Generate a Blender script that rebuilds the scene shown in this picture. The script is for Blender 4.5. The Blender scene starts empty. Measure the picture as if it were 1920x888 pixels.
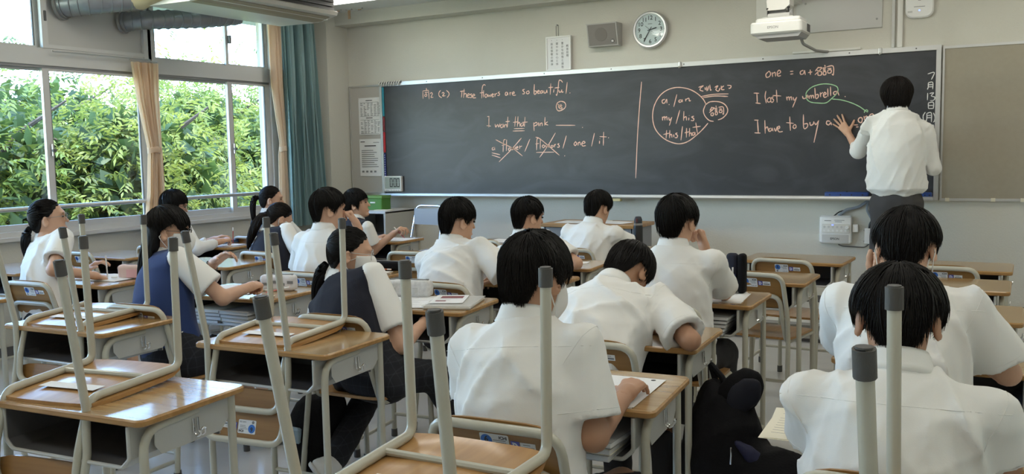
import bpy, math, random
import numpy as np
from mathutils import Vector, Matrix

random.seed(7)
rng = np.random.default_rng(11)
scene = bpy.context.scene
COL = scene.collection
R = math.radians

# ------------------------------------------------------------------ camera
CAM_H = 1.479
yaw, pitch, roll = .5163, .0928, -.0199
fwd = Vector((-math.sin(yaw)*math.cos(pitch), math.cos(yaw)*math.cos(pitch), -math.sin(pitch)))
rgt = Vector((math.cos(yaw), math.sin(yaw), 0)); upv = rgt.cross(fwd)
r2 = math.cos(roll)*rgt + math.sin(roll)*upv
u2 = -math.sin(roll)*rgt + math.cos(roll)*upv
cam_d = bpy.data.cameras.new('camera'); cam = bpy.data.objects.new('camera', cam_d); COL.objects.link(cam)
cam_d.sensor_width = 36; cam_d.lens = 1704.57/1920*36; cam_d.clip_start = .05; cam_d.clip_end = 300
cam.matrix_world = Matrix(((r2.x, u2.x, -fwd.x, 0), (r2.y, u2.y, -fwd.y, 0), (r2.z, u2.z, -fwd.z, CAM_H), (0, 0, 0, 1)))
scene.camera = cam

# ------------------------------------------------------------------ sky, sun, exposure
world = bpy.data.worlds.new('world'); scene.world = world; world.use_nodes = True
wn = world.node_tree.nodes; wl = world.node_tree.links
sky = wn.new('ShaderNodeTexSky'); sky.sky_type = 'NISHITA'; sky.sun_disc = False
sky.sun_elevation = R(56); sky.sun_rotation = R(120); sky.air_density = 1.0; sky.dust_density = .25; sky.ozone_density = 4.0
wl.new(sky.outputs[0], wn['Background'].inputs[0]); wn['Background'].inputs[1].default_value = 1.9
sun_d = bpy.data.lights.new('sun', 'SUN'); sun = bpy.data.objects.new('sun', sun_d); COL.objects.link(sun)
sun_d.energy = 7.5; sun_d.angle = R(.6); sun_d.color = (1, .95, .85)
sun.rotation_euler = Vector((-.36, .22, -.90)).to_track_quat('-Z', 'Y').to_euler()
sun.location = (12, -8, 30)
scene.view_settings.view_transform = 'Standard'; scene.view_settings.look = 'None'
scene.view_settings.exposure = 0.45; scene.view_settings.gamma = 1.0; scene.view_settings.use_curve_mapping = False

# ------------------------------------------------------------------ materials
MATS = {}
def mat(name, col, rough=.5, metal=0., spec=.5, bump=0., bscale=60., vary=0., vscale=8., emit=0., stretch=None, sheen=0., coat=0., trans=0.):
    if name in MATS: return MATS[name]
    m = bpy.data.materials.new(name); m.use_nodes = True; MATS[name] = m
    nt = m.node_tree; b = nt.nodes['Principled BSDF']
    c = (*col, 1)
    b.inputs['Base Color'].default_value = c; b.inputs['Roughness'].default_value = rough
    b.inputs['Metallic'].default_value = metal; b.inputs['Specular IOR Level'].default_value = spec
    if coat: b.inputs['Coat Weight'].default_value = coat; b.inputs['Coat Roughness'].default_value = .15
    if sheen: b.inputs['Sheen Weight'].default_value = sheen
    if emit:
        b.inputs['Emission Color'].default_value = c; b.inputs['Emission Strength'].default_value = emit
    tc = None
    if bump or vary:
        tc = nt.nodes.new('ShaderNodeTexCoord'); mp = nt.nodes.new('ShaderNodeMapping')
        nt.links.new(tc.outputs['Object'], mp.inputs[0])
        if stretch: mp.inputs['Scale'].default_value = stretch
    if vary:
        n = nt.nodes.new('ShaderNodeTexNoise'); n.inputs['Scale'].default_value = vscale; n.inputs['Detail'].default_value = 5
        nt.links.new(mp.outputs[0], n.inputs['Vector'])
        mx = nt.nodes.new('ShaderNodeMix'); mx.data_type = 'RGBA'
        mx.inputs['A'].default_value = (*[max(0, x*(1-vary)) for x in col], 1)
        mx.inputs['B'].default_value = (*[min(1, x*(1+vary)) for x in col], 1)
        nt.links.new(n.outputs['Fac'], mx.inputs['Factor']); nt.links.new(mx.outputs['Result'], b.inputs['Base Color'])
    if bump:
        n = nt.nodes.new('ShaderNodeTexNoise'); n.inputs['Scale'].default_value = bscale; n.inputs['Detail'].default_value = 4
        nt.links.new(mp.outputs[0], n.inputs['Vector'])
        bp = nt.nodes.new('ShaderNodeBump'); bp.inputs['Strength'].default_value = bump; bp.inputs['Distance'].default_value = .01
        nt.links.new(n.outputs['Fac'], bp.inputs['Height']); nt.links.new(bp.outputs[0], b.inputs['Normal'])
    return m

def wood_mat(name, c1, c2, scale, rough, axis='X', coat=.3):
    m = bpy.data.materials.new(name); m.use_nodes = True; MATS[name] = m
    nt = m.node_tree; b = nt.nodes['Principled BSDF']; L = nt.links
    tc = nt.nodes.new('ShaderNodeTexCoord'); mp = nt.nodes.new('ShaderNodeMapping')
    L.new(tc.outputs['Object'], mp.inputs[0])
    mp.inputs['Scale'].default_value = (1.2, 14, 14) if axis == 'X' else (14, 1.2, 14)
    n = nt.nodes.new('ShaderNodeTexNoise'); n.inputs['Scale'].default_value = scale; n.inputs['Detail'].default_value = 6; n.inputs['Distortion'].default_value = .6
    L.new(mp.outputs[0], n.inputs['Vector'])
    cr = nt.nodes.new('ShaderNodeValToRGB'); cr.color_ramp.elements[0].position = .35; cr.color_ramp.elements[1].position = .68
    cr.color_ramp.elements[0].color = (*c1, 1); cr.color_ramp.elements[1].color = (*c2, 1)
    L.new(n.outputs['Fac'], cr.inputs[0]); L.new(cr.outputs[0], b.inputs['Base Color'])
    b.inputs['Roughness'].default_value = rough; b.inputs['Coat Weight'].default_value = coat; b.inputs['Coat Roughness'].default_value = .13
    return m

def plaid_mat():
    m = bpy.data.materials.new('plaid'); m.use_nodes = True; MATS['plaid'] = m
    nt = m.node_tree; b = nt.nodes['Principled BSDF']; L = nt.links
    tc = nt.nodes.new('ShaderNodeTexCoord')
    sx = nt.nodes.new('ShaderNodeSeparateXYZ'); L.new(tc.outputs['Object'], sx.inputs[0])
    prev = None
    for i, (ax, fr) in enumerate((('X', 26), ('Z', 22), ('Y', 24))):
        mu = nt.nodes.new('ShaderNodeMath'); mu.operation = 'MULTIPLY'; mu.inputs[1].default_value = fr; L.new(sx.outputs[ax], mu.inputs[0])
        fr_ = nt.nodes.new('ShaderNodeMath'); fr_.operation = 'FRACT'; L.new(mu.outputs[0], fr_.inputs[0])
        gt = nt.nodes.new('ShaderNodeMath'); gt.operation = 'GREATER_THAN'; gt.inputs[1].default_value = .9; L.new(fr_.outputs[0], gt.inputs[0])
        if prev is None: prev = gt
        else:
            ad = nt.nodes.new('ShaderNodeMath'); ad.operation = 'ADD'; L.new(prev.outputs[0], ad.inputs[0]); L.new(gt.outputs[0], ad.inputs[1]); prev = ad
    cr = nt.nodes.new('ShaderNodeValToRGB'); cr.color_ramp.elements[0].color = (.008, .009, .014, 1); cr.color_ramp.elements[1].color = (.022, .028, .038, 1)
    dv = nt.nodes.new('ShaderNodeMath'); dv.operation = 'MULTIPLY'; dv.inputs[1].default_value = .5; L.new(prev.outputs[0], dv.inputs[0])
    L.new(dv.outputs[0], cr.inputs[0]); L.new(cr.outputs[0], b.inputs['Base Color']); b.inputs['Roughness'].default_value = .9
    return m

def glass_mat():
    m = bpy.data.materials.new('window_glass'); m.use_nodes = True; MATS['window_glass'] = m
    nt = m.node_tree; L = nt.links; nt.nodes.remove(nt.nodes['Principled BSDF'])
    out = nt.nodes['Material Output']
    tr = nt.nodes.new('ShaderNodeBsdfTransparent'); tr.inputs[0].default_value = (.93, .97, .98, 1)
    gl = nt.nodes.new('ShaderNodeBsdfGlossy'); gl.inputs['Roughness'].default_value = .02
    lw = nt.nodes.new('ShaderNodeLayerWeight'); lw.inputs[0].default_value = .5
    pw = nt.nodes.new('ShaderNodeMath'); pw.operation = 'POWER'; pw.inputs[1].default_value = 4.; L.new(lw.outputs['Facing'], pw.inputs[0])
    fr = nt.nodes.new('ShaderNodeMath'); fr.operation = 'MULTIPLY_ADD'; fr.inputs[1].default_value = .5; fr.inputs[2].default_value = .035; L.new(pw.outputs[0], fr.inputs[0])
    mx = nt.nodes.new('ShaderNodeMixShader')
    L.new(fr.outputs[0], mx.inputs[0]); L.new(tr.outputs[0], mx.inputs[1]); L.new(gl.outputs[0], mx.inputs[2]); L.new(mx.outputs[0], out.inputs[0])
    return m

def clear_mat(name, col, alpha, rough=.1):
    m = bpy.data.materials.new(name); m.use_nodes = True; MATS[name] = m
    b = m.node_tree.nodes['Principled BSDF']; b.inputs['Base Color'].default_value = (*col, 1)
    b.inputs['Alpha'].default_value = alpha; b.inputs['Roughness'].default_value = rough
    return m

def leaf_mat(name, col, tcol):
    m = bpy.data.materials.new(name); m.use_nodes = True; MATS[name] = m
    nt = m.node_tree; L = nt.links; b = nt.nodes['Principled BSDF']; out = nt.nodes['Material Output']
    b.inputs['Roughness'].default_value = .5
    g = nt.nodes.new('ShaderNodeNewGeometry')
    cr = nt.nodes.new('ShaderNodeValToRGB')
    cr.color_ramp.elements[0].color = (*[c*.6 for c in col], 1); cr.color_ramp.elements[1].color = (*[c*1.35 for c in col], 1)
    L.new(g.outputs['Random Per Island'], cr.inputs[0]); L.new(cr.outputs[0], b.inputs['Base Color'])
    t = nt.nodes.new('ShaderNodeBsdfTranslucent'); t.inputs[0].default_value = (*tcol, 1)
    mx = nt.nodes.new('ShaderNodeMixShader'); mx.inputs[0].default_value = .38
    L.new(b.outputs[0], mx.inputs[1]); L.new(t.outputs[0], mx.inputs[2]); L.new(mx.outputs[0], out.inputs[0])
    return m

def curtain_mat(name, col, tcol):
    m = mat(name, col, .9, bump=.1, bscale=200); nt = m.node_tree; L = nt.links; out = nt.nodes['Material Output']
    t = nt.nodes.new('ShaderNodeBsdfTranslucent'); t.inputs[0].default_value = (*tcol, 1)
    mx = nt.nodes.new('ShaderNodeMixShader'); mx.inputs[0].default_value = .6
    L.new(nt.nodes['Principled BSDF'].outputs[0], mx.inputs[1]); L.new(t.outputs[0], mx.inputs[2]); L.new(mx.outputs[0], out.inputs[0])
    return m

def board_mat():
    m = bpy.data.materials.new('slate_board'); m.use_nodes = True; MATS['slate_board'] = m
    nt = m.node_tree; L = nt.links; b = nt.nodes['Principled BSDF']
    tc = nt.nodes.new('ShaderNodeTexCoord'); mp = nt.nodes.new('ShaderNodeMapping'); L.new(tc.outputs['Object'], mp.inputs[0])
    mp.inputs['Scale'].default_value = (.7, 1, 1.6)
    n = nt.nodes.new('ShaderNodeTexNoise'); n.inputs['Scale'].default_value = 2.2; n.inputs['Detail'].default_value = 7; n.inputs['Distortion'].default_value = 1.9
    L.new(mp.outputs[0], n.inputs['Vector'])
    cr = nt.nodes.new('ShaderNodeValToRGB'); cr.color_ramp.elements[0].position = .4; cr.color_ramp.elements[1].position = .8
    cr.color_ramp.elements[0].color = (.038, .040, .046, 1); cr.color_ramp.elements[1].color = (.066, .069, .078, 1)
    L.new(n.outputs['Fac'], cr.inputs[0]); L.new(cr.outputs[0], b.inputs['Base Color'])
    b.inputs['Roughness'].default_value = .38; b.inputs['Specular IOR Level'].default_value = .45
    return m

WALL = mat('wall_paint', (.60, .585, .52), .85, bump=.25, bscale=90, vary=.04, vscale=3)
CEIL = mat('ceiling_white', (.75, .75, .73), .9, bump=.1, bscale=120)
FLOOR = mat('vinyl_floor', (.58, .58, .565), .22, bump=.03, bscale=25, vary=.07, vscale=5, coat=.25)
PLATF = mat('platform_vinyl', (.55, .545, .50), .4, vary=.05)
PLATR = mat('platform_riser', (.36, .355, .32), .5, vary=.06)
DARKBASE = mat('dark_skirting', (.12, .12, .125), .5)
ALU = mat('aluminium', (.62, .62, .61), .35, .75, bump=.02, bscale=30)
SASH = mat('sash_aluminium', (.62, .615, .605), .45, .1)
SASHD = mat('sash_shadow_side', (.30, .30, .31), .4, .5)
PANELG = mat('grey_panel', (.55, .54, .52), .7)
SLATE = board_mat()
CORK = mat('notice_board', (.34, .305, .24), .85, bump=.1, bscale=300, vary=.06, vscale=30)
CORKL = mat('notice_board_light', (.46, .44, .40), .85, bump=.1, bscale=300)
CHALK_P = mat('chalk_pink', (.92, .60, .49), .95, vary=.12, vscale=200)
CHALK_W = mat('chalk_white', (.72, .72, .70), .95, vary=.2, vscale=200)
CHALK_G = mat('chalk_green', (.42, .68, .40), .95, vary=.12, vscale=200)
WHITE = mat('white_plastic', (.80, .80, .78), .4)
OFFW = mat('off_white_plastic', (.70, .69, .65), .45)
LGREY = mat('light_grey_steel', (.55, .55, .53), .45)
MGREY = mat('mid_grey', (.30, .30, .29), .55)
DGREY = mat('dark_grey', (.10, .10, .10), .5)
BLACK = mat('black_plastic', (.012, .012, .013), .45)
INK = mat('black_ink', (.02, .02, .02), .6)
INKG = mat('grey_ink', (.22, .22, .22), .7)
TUBE = mat('ivory_tube', (.50, .485, .40), .28, spec=.5, vary=.03, vscale=20, coat=.3)
CAP = mat('grey_rubber_cap', (.075, .073, .07), .55, bump=.1, bscale=200)
TOPW = wood_mat('desk_veneer', (.36, .215, .085), (.50, .325, .145), 3.0, .24, 'X', .9)
EDGEW = wood_mat('desk_edge', (.32, .165, .048), (.44, .25, .085), 3.0, .4, 'X', .2)
SEATW = wood_mat('chair_plywood', (.36, .18, .055), (.46, .255, .09), 2.0, .38, 'Y', .35)
BACKW = wood_mat('chair_back_plywood', (.26, .125, .03), (.34, .17, .045), 2.0, .4, 'X', .3)
TRAY = mat('tray_grey', (.50, .50, .47), .4, coat=.2)
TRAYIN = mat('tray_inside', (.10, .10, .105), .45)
CHROME = mat('chrome', (.78, .78, .78), .12, 1.0)
PAPER = mat('paper', (.80, .80, .79), .85)
PAPERY = mat('cream_paper', (.78, .74, .60), .85)
CLOTH = mat('white_shirt', (.80, .80, .775), .85, sheen=.2, bump=.06, bscale=500)
NAVY = mat('navy_knit', (.008, .0095, .020), .95, sheen=.05, bump=.3, bscale=350)
BLUEV = mat('blue_knit', (.018, .040, .135), .95, sheen=.1, bump=.3, bscale=350)
TROUS = mat('black_trousers', (.012, .012, .015), .85, bump=.1, bscale=300)
GTROUS = mat('grey_trousers', (.060, .057, .058), .85, bump=.1, bscale=300)
PLAID = plaid_mat()
HAIR = mat('black_hair', (.005, .0043, .004), .48, spec=.2)
HAIRB = mat('dark_brown_hair', (.009, .0065, .0055), .48, spec=.2)
SKIN = mat('skin', (.62, .37, .25), .5, vary=.06, vscale=20)
SKINT = mat('tan_skin', (.45, .245, .15), .5, vary=.06, vscale=20)
LIP = mat('lips', (.50, .22, .18), .5)
EYEW = mat('eye_white', (.7, .68, .65), .3)
MASK = mat('white_mask', (.80, .80, .78), .85)
TEAL = curtain_mat('teal_curtain', (.48, .65, .67), (.5, .65, .66))
PEACH = curtain_mat('cream_curtain', (.88, .76, .63), (.98, .86, .70))
GALV = mat('galvanised_duct', (.34, .35, .37), .38, .85, vary=.25, vscale=12)
DUCTW = mat('wrapped_duct', (.62, .50, .32), .7, bump=.2, bscale=8)
BLUEP = mat('blue_plastic', (.02, .055, .22), .4)
GREEN = mat('green_plastic', (.08, .24, .035), .45)
BAGB = mat('black_nylon', (.005, .005, .0065), .8, spec=.2, bump=.25, bscale=120)
BAGN = mat('navy_lining', (.008, .010, .045), .7, bump=.2, bscale=80)
GLASS = glass_mat()

# ------------------------------------------------------------------ mesh helpers
class MB:
    """collects shapes and links them as ONE mesh object"""
    def __init__(s): s.v = []; s.f = []; s.m = []; s.mats = []
    def _mi(s, material):
        if material not in s.mats: s.mats.append(material)
        return s.mats.index(material)
    def add(s, vs, fs, material):
        o = len(s.v); mi = s._mi(material)
        s.v.extend([tuple(map(float, q)) for q in vs])
        s.f.extend([tuple(int(i)+o for i in q) for q in fs]); s.m.extend([mi]*len(fs)); return s
    def box(s, lo, hi, material, c=0.):
        x0, y0, z0 = lo; x1, y1, z1 = hi
        if c <= 0:
            vs = [(x, y, z) for z in (z0, z1) for y in (y0, y1) for x in (x0, x1)]
            return s.add(vs, [(0, 2, 3, 1), (4, 5, 7, 6), (0, 1, 5, 4), (2, 6, 7, 3), (0, 4, 6, 2), (1, 3, 7, 5)], material)
        return s.rbox(((x0+x1)/2, (y0+y1)/2), (x1-x0, y1-y0), z0, z1, min(c*1.0001, .49*min(x1-x0, y1-y0)), material, c, 2)
    def rbox(s, cen, size, z0, z1, rad, material, ch=.0, seg=4):
        """rounded-rectangle prism with chamfered top and bottom rims"""
        def loop(ins, z):
            w, d = size[0]/2-ins, size[1]/2-ins; r = max(rad-ins, 1e-4); out = []
            for qx, qy, a0 in ((1, 1, 0), (-1, 1, 90), (-1, -1, 180), (1, -1, 270)):
                for i in range(seg+1):
                    a = R(a0+90*i/seg); out.append((cen[0]+qx*(w-r)+r*math.cos(a), cen[1]+qy*(d-r)+r*math.sin(a), z))
            return out
        loops = [loop(ch, z0), loop(0, z0+ch), loop(0, z1-ch), loop(ch, z1)] if ch > 0 else [loop(0, z0), loop(0, z1)]
        return s.loft(loops, material)
    def loft(s, loops, material, cap=True):
        n = len(loops[0]); vs = [q for l in loops for q in l]; fs = []
        for k in range(len(loops)-1):
            for i in range(n):
                j = (i+1) % n; fs.append((k*n+i, k*n+j, (k+1)*n+j, (k+1)*n+i))
        if cap: fs.append(tuple(range(n))[::-1]); fs.append(tuple(range((len(loops)-1)*n, len(loops)*n)))
        return s.add(vs, fs, material)
    def prism(s, outline, a, b, material, axis='z'):
        def pt(q, h):
            return {'z': (q[0], q[1], h), 'y': (q[0], h, q[1]), 'x': (h, q[0], q[1])}[axis]
        return s.loft([[pt(q, a) for q in outline], [pt(q, b) for q in outline]], material)
    def tube(s, pts, r, material, sides=10, bend=0., cap=True, closed=False):
        pts = [Vector(q) for q in pts]; rr = r if isinstance(r, (list, tuple)) else None
        if bend > 0 and not rr: pts = fillet(pts, bend)
        n = len(pts)
        tang = []
        for i in range(n):
            a = pts[i-1] if (i > 0 or closed) else pts[i]; b = pts[(i+1) % n] if (i < n-1 or closed) else pts[i]
            t = (b-a); tang.append(t.normalized() if t.length > 1e-9 else Vector((0, 0, 1)))
        ref = Vector((0, 0, 1)) if abs(tang[0].z) < .9 else Vector((1, 0, 0))
        nrm = tang[0].cross(ref).normalized(); loops = []
        for i in range(n):
            if i: nrm = (nrm - tang[i]*nrm.dot(tang[i])); nrm = nrm.normalized() if nrm.length > 1e-6 else tang[i].orthogonal().normalized()
            bi = tang[i].cross(nrm); rad = rr[i] if rr else r
            loops.append([pts[i]+(nrm*math.cos(2*math.pi*k/sides)+bi*math.sin(2*math.pi*k/sides))*rad for k in range(sides)])
        if closed: loops.append(loops[0]); cap = False
        return s.loft(loops, material, cap)
    def lathe(s, profile, material, org=(0, 0, 0), axis='z', sides=24, sx=1., sy=1.):
        loops = []
        for rad, h in profile:
            l = []
            for k in range(sides):
                a = 2*math.pi*k/sides; x, y = rad*math.cos(a)*sx, rad*math.sin(a)*sy
                q = {'z': (x, y, h), 'y': (x, h, -y), 'x': (h, x, y)}[axis]
                l.append((q[0]+org[0], q[1]+org[1], q[2]+org[2]))
            loops.append(l)
        return s.loft(loops, material)
    def quad(s, a, b, c, d, material): return s.add([a, b, c, d], [(0, 1, 2, 3)], material)
    def xf(s, M, start=0):
        for i in range(start, len(s.v)): s.v[i] = tuple(M @ Vector(s.v[i]))
        return s
    def build(s, name, parent=None, loc=None, smooth=35):
        me = bpy.data.meshes.new(name); me.from_pydata(s.v, [], s.f); me.update()
        for m in s.mats: me.materials.append(m)
        if len(s.mats) > 1: me.polygons.foreach_set('material_index', s.m)
        if smooth:
            me.polygons.foreach_set('use_smooth', [True]*len(me.polygons)); me.set_sharp_from_angle(angle=R(smooth))
        o = bpy.data.objects.new(name, me); COL.objects.link(o)
        if parent is not None: o.parent = parent
        if loc is not None: o.location = loc
        return o

def fillet(pts, rad, seg=5):
    out = [pts[0]]
    for i in range(1, len(pts)-1):
        p, a, b = pts[i], (pts[i-1]-pts[i]), (pts[i+1]-pts[i])
        la, lb = a.length, b.length; a.normalize(); b.normalize()
        cosang = max(-1, min(1, a.dot(b)))
        if cosang < -.999: out.append(p); continue
        ang = math.acos(cosang); d = min(rad/math.tan(ang/2), .49*la, .49*lb)
        p0, p1 = p+a*d, p+b*d
        for k in range(seg+1):
            t = k/seg; out.append(p0*(1-t)**2 + p*2*t*(1-t) + p1*t*t)
    out.append(pts[-1]); return out

def tag(o, label=None, cat=None, group=None, kind=None):
    if label: o['label'] = label
    if cat: o['category'] = cat
    if group: o['group'] = group
    if kind: o['kind'] = kind
    return o
def empty(name, loc=(0, 0, 0), rz=0.):
    o = bpy.data.objects.new(name, None); COL.objects.link(o); o.location = loc; o.rotation_euler = (0, 0, rz); o.empty_display_size = .1
    return o
def struct(mb, name, smooth=0, parent=None):
    o = mb.build(name, parent, smooth=smooth)
    if parent is None: o['kind'] = 'structure'
    return o
def copy_tree(o, parent=None):
    c = o.copy(); COL.objects.link(c); c.parent = parent
    for ch in list(o.children): copy_tree(ch, c)
    return c
def text_mesh(body, size, material, depth=0., align='CENTER', mb=None, M=None, bold=0.):
    """letters as flat mesh in the local XY plane, appended to mb through matrix M"""
    cu = bpy.data.curves.new('t', 'FONT'); cu.body = body; cu.size = size; cu.align_x = align; cu.align_y = 'CENTER'
    cu.extrude = depth; cu.resolution_u = 3; cu.offset = bold
    o = bpy.data.objects.new('t', cu); COL.objects.link(o)
    me = bpy.data.meshes.new_from_object(o.evaluated_get(bpy.context.evaluated_depsgraph_get()))
    vs = [v.co.copy() for v in me.vertices]; fs = [tuple(p.vertices) for p in me.polygons]
    bpy.data.objects.remove(o); bpy.data.curves.remove(cu); bpy.data.meshes.remove(me)
    if M is not None: vs = [M @ v for v in vs]
    mb.add(vs, fs, material)
# a sign that faces -Y: local X -> world X, local Y -> world Z
def face_front(x, y, z): return Matrix(((1, 0, 0, x), (0, 0, -1, y), (0, 1, 0, z), (0, 0, 0, 1)))
# ================================================================== THE ROOM
FY = 7.95; WX = -6.77; RX = 1.35; BY = -1.4; CZ = 3.0
struct(MB().box((WX-.25, BY-.2, -.15), (RX+.2, FY+.2, 0), FLOOR), 'floor')
struct(MB().box((WX-1.1, BY-.2, CZ), (RX+.2, FY+.2, CZ+.2), CEIL), 'ceiling')  # overhang past the windows is an added, unseen eave that blocks sun
struct(MB().box((WX-.25, FY, 0), (RX+.2, FY+.2, CZ), WALL), 'wall_front')
struct(MB().box((RX, BY-.2, 0), (RX+.2, FY, CZ), WALL), 'wall_right')
struct(MB().box((WX-.25, BY-.2, 0), (RX, BY, CZ), WALL), 'wall_back')
mb = MB(); mb.box((WX-.22, BY, 0), (WX, FY, .90), WALL); mb.box((WX-.22, 7.03, .90), (WX, FY, CZ), WALL)
mb.box((WX-.22, BY, .90), (WX, -.63, CZ), WALL); mb.box((WX-.22, -.63, 2.955), (WX, 7.03, CZ), WALL)
struct(mb, 'wall_left')
struct(MB().box((WX, 7.60, 0), (-6.54, FY, CZ), WALL), 'wall_column')
struct(MB().box((-6.54, 7.745, 2.87), (RX, FY, CZ), WALL), 'trim_1')
struct(MB().box((WX-.06, -.63, .875), (WX+.045, 7.03, .905), SASH), 'trim_2', 20)
struct(MB().box((-4.95, FY-.012, .156), (.9, FY, .215), DARKBASE), 'baseboard_front')
struct(MB().box((WX, BY, 0), (WX+.012, 7.6, .07), DARKBASE), 'baseboard_left')
# teaching platform under the board
pl = empty('platform', (0, 0, 0)); pl['kind'] = 'structure'
MB().box((-4.95, 6.985, .142), (.9, FY, .156), PLATF).build('deck', pl, smooth=0)
MB().box((-4.95, 7.0, .03), (.9, FY, .142), PLATR).build('riser', pl, smooth=0)
MB().box((-4.93, 7.02, 0), (.88, FY, .03), DARKBASE).build('plinth', pl, smooth=0)
MB().box((-4.95, 6.968, .138), (.9, 6.985, .158), ALU).build('edge_strip', pl, smooth=0)

# ---------------------------------------------------------------- windows
def window(n, y0, ym, y1, panel=False):
    w = empty('window_%d' % n, (WX, y0, .90)); w['kind'] = 'structure'
    def b(name, lo, hi, m, parent=w, c=0):
        o = MB().box((lo[0], lo[1]-y0, lo[2]-.9), (hi[0], hi[1]-y0, hi[2]-.9), m, c).build(name, parent, smooth=30 if c else 0); return o
    b('jamb', (-.12, y0-.045, .90), (.012, y0+.03, 2.955), SASH); b('jamb', (-.12, y1-.03, .90), (.012, y1+.045, 2.955), SASH)
    b('sill_rail', (-.12, y0+.03, .905), (.0, y1-.03, .945), SASH); b('head_rail', (-.12, y0+.03, 2.925), (.0, y1-.03, 2.955), SASH)
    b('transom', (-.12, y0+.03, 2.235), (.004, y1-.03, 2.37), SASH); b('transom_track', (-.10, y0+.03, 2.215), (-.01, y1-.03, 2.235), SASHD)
    def sash(a, c, z0, z1, x, meet_left, bot, top, st=.035):
        s = MB()
        for lo, hi, m in (((x-.03, a, z0), (x, a+st, z1), SASH), ((x-.03, c-st, z0), (x, c, z1), SASH),
                          ((x-.03, a+st, z0), (x, c-st, z0+bot), SASH), ((x-.03, a+st, z1-top), (x, c-st, z1), SASH)):
            s.box((lo[0], lo[1]-y0, lo[2]-.9), (hi[0], hi[1]-y0, hi[2]-.9), m)
        so = s.build('sash', w, smooth=0)
        b('pane', (x-.017, a+st, z0+bot), (x-.013, c-st, z1-top), GLASS, so)
        g = .008
        ga = MB()
        for lo, hi in (((x-.02, a+st, z0+bot), (x-.004, a+st+g, z1-top)), ((x-.02, c-st-g, z0+bot), (x-.004, c-st, z1-top))):
            ga.box((lo[0], lo[1]-y0, lo[2]-.9), (hi[0], hi[1]-y0, hi[2]-.9), DGREY)
        ga.build('gasket', so, smooth=0)
        return so
    sash(y0+.03, ym+.03, .945, 2.215, -.055, 0, .05, .02); s2 = sash(ym-.035, y1-.03, .945, 2.215, -.015, 1, .05, .02, .055)
    lt = MB(); lt.box((-.012, ym-.005-y0, .62), (.012, ym+.012-y0, .72), ALU, .003); lt.box((.006, ym-.012-y0, .655), (.03, ym+.02-y0, .675), DGREY, .003)
    lt.build('latch', s2)
    if panel:
        sash(y0+.03, ym-.02, 2.37, 2.925, -.05, 0, .02, .02)
        b('blank_panel', (-.05, ym-.02, 2.37), (-.02, y1-.03, 2.925), PANELG)
        b('panel_rail', (-.02, ym-.02, 2.37), (.01, y1-.03, 2.40), SASH); b('panel_stile', (-.02, ym-.03, 2.37), (.012, ym+.02, 2.925), SASH)
    else:
        sash(y0+.03, ym+.03, 2.37, 2.925, -.055, 0, .02, .02, .022); sash(ym-.03, y1-.03, 2.37, 2.925, -.02, 1, .02, .02, .03)
    lt = MB(); lt.box((-.01, ym-.008-y0, 1.68), (.02, ym+.012-y0, 1.76), DGREY, .003); lt.build('latch', w)
    return w
window(1, 5.54, 6.45, 7.0); window(2, 3.50, 4.535, 5.48, True); window(3, 1.45, 2.48, 3.44); window(4, -.6, .43, 1.39)
# safety rail inside the glass
hr = empty('trim_3', (-6.71, 3.2, 1.12)); hr['kind'] = 'structure'
MB().tube([(0, -3.8, 0), (0, 3.83, 0)], .017, ALU, 12).build('rail_tube', hr)
for yy in (-3.7, -1.75, .3, 2.31, 3.79): MB().box((-.06, yy-.01, -.01), (0, yy+.01, .01), ALU).build('bracket', hr, smooth=0)

# outside: ground far below
struct(MB().box((-60, -40, -6.3), (-7.4, 60, -6.2), mat('lawn', (.10, .16, .05), .9, vary=.3, vscale=1)), 'ground')

# ---------------------------------------------------------------- ceiling lights
TUBEL = mat('lamp_tube', (1, .97, .9), .5, emit=3.0)
def ceiling_light(i, x, y, where):
    o = empty('ceiling_light', (x, y, CZ)); tag(o, where, 'ceiling light', 'fluorescent ceiling lights')
    h = MB(); h.box((-.64, -.11, -.03), (.64, .11, 0), WHITE, .004); h.prism([(-.11, -.03), (.11, -.03), (.05, -.055), (-.05, -.055)], -.63, .63, WHITE, 'x'); h.build('housing', o)
    for s in (-1, 1): MB().tube([(-.6, s*.075, -.06), (.6, s*.075, -.06)], .014, TUBEL, 10).build('lamp_tube', o)
    ld = bpy.data.lights.new('lamp', 'AREA'); ld.shape = 'RECTANGLE'; ld.size = 1.2; ld.size_y = .22; ld.energy = LAMP_W; ld.color = (1, .95, .84)
    l = bpy.data.objects.new('lamp', ld); COL.objects.link(l); l.parent = o; l.location = (0, 0, -.085)
LAMP_W = 5.4
k = 0
for y in (6.88, 4.75, 2.6, .4):
    for x in (-5.52, -3.55, -1.6, .35):
        k += 1
        ceiling_light(k, x, y, 'white fluorescent fixture on the ceiling in front of the board, nearest the window column' if k == 1 else
                      'white fluorescent ceiling fixture out of view, %s row from the board, %s from the windows' % (('first', 'second', 'third', 'fourth')[(k-1)//4], ('first', 'second', 'third', 'fourth')[(k-1) % 4]))

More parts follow.
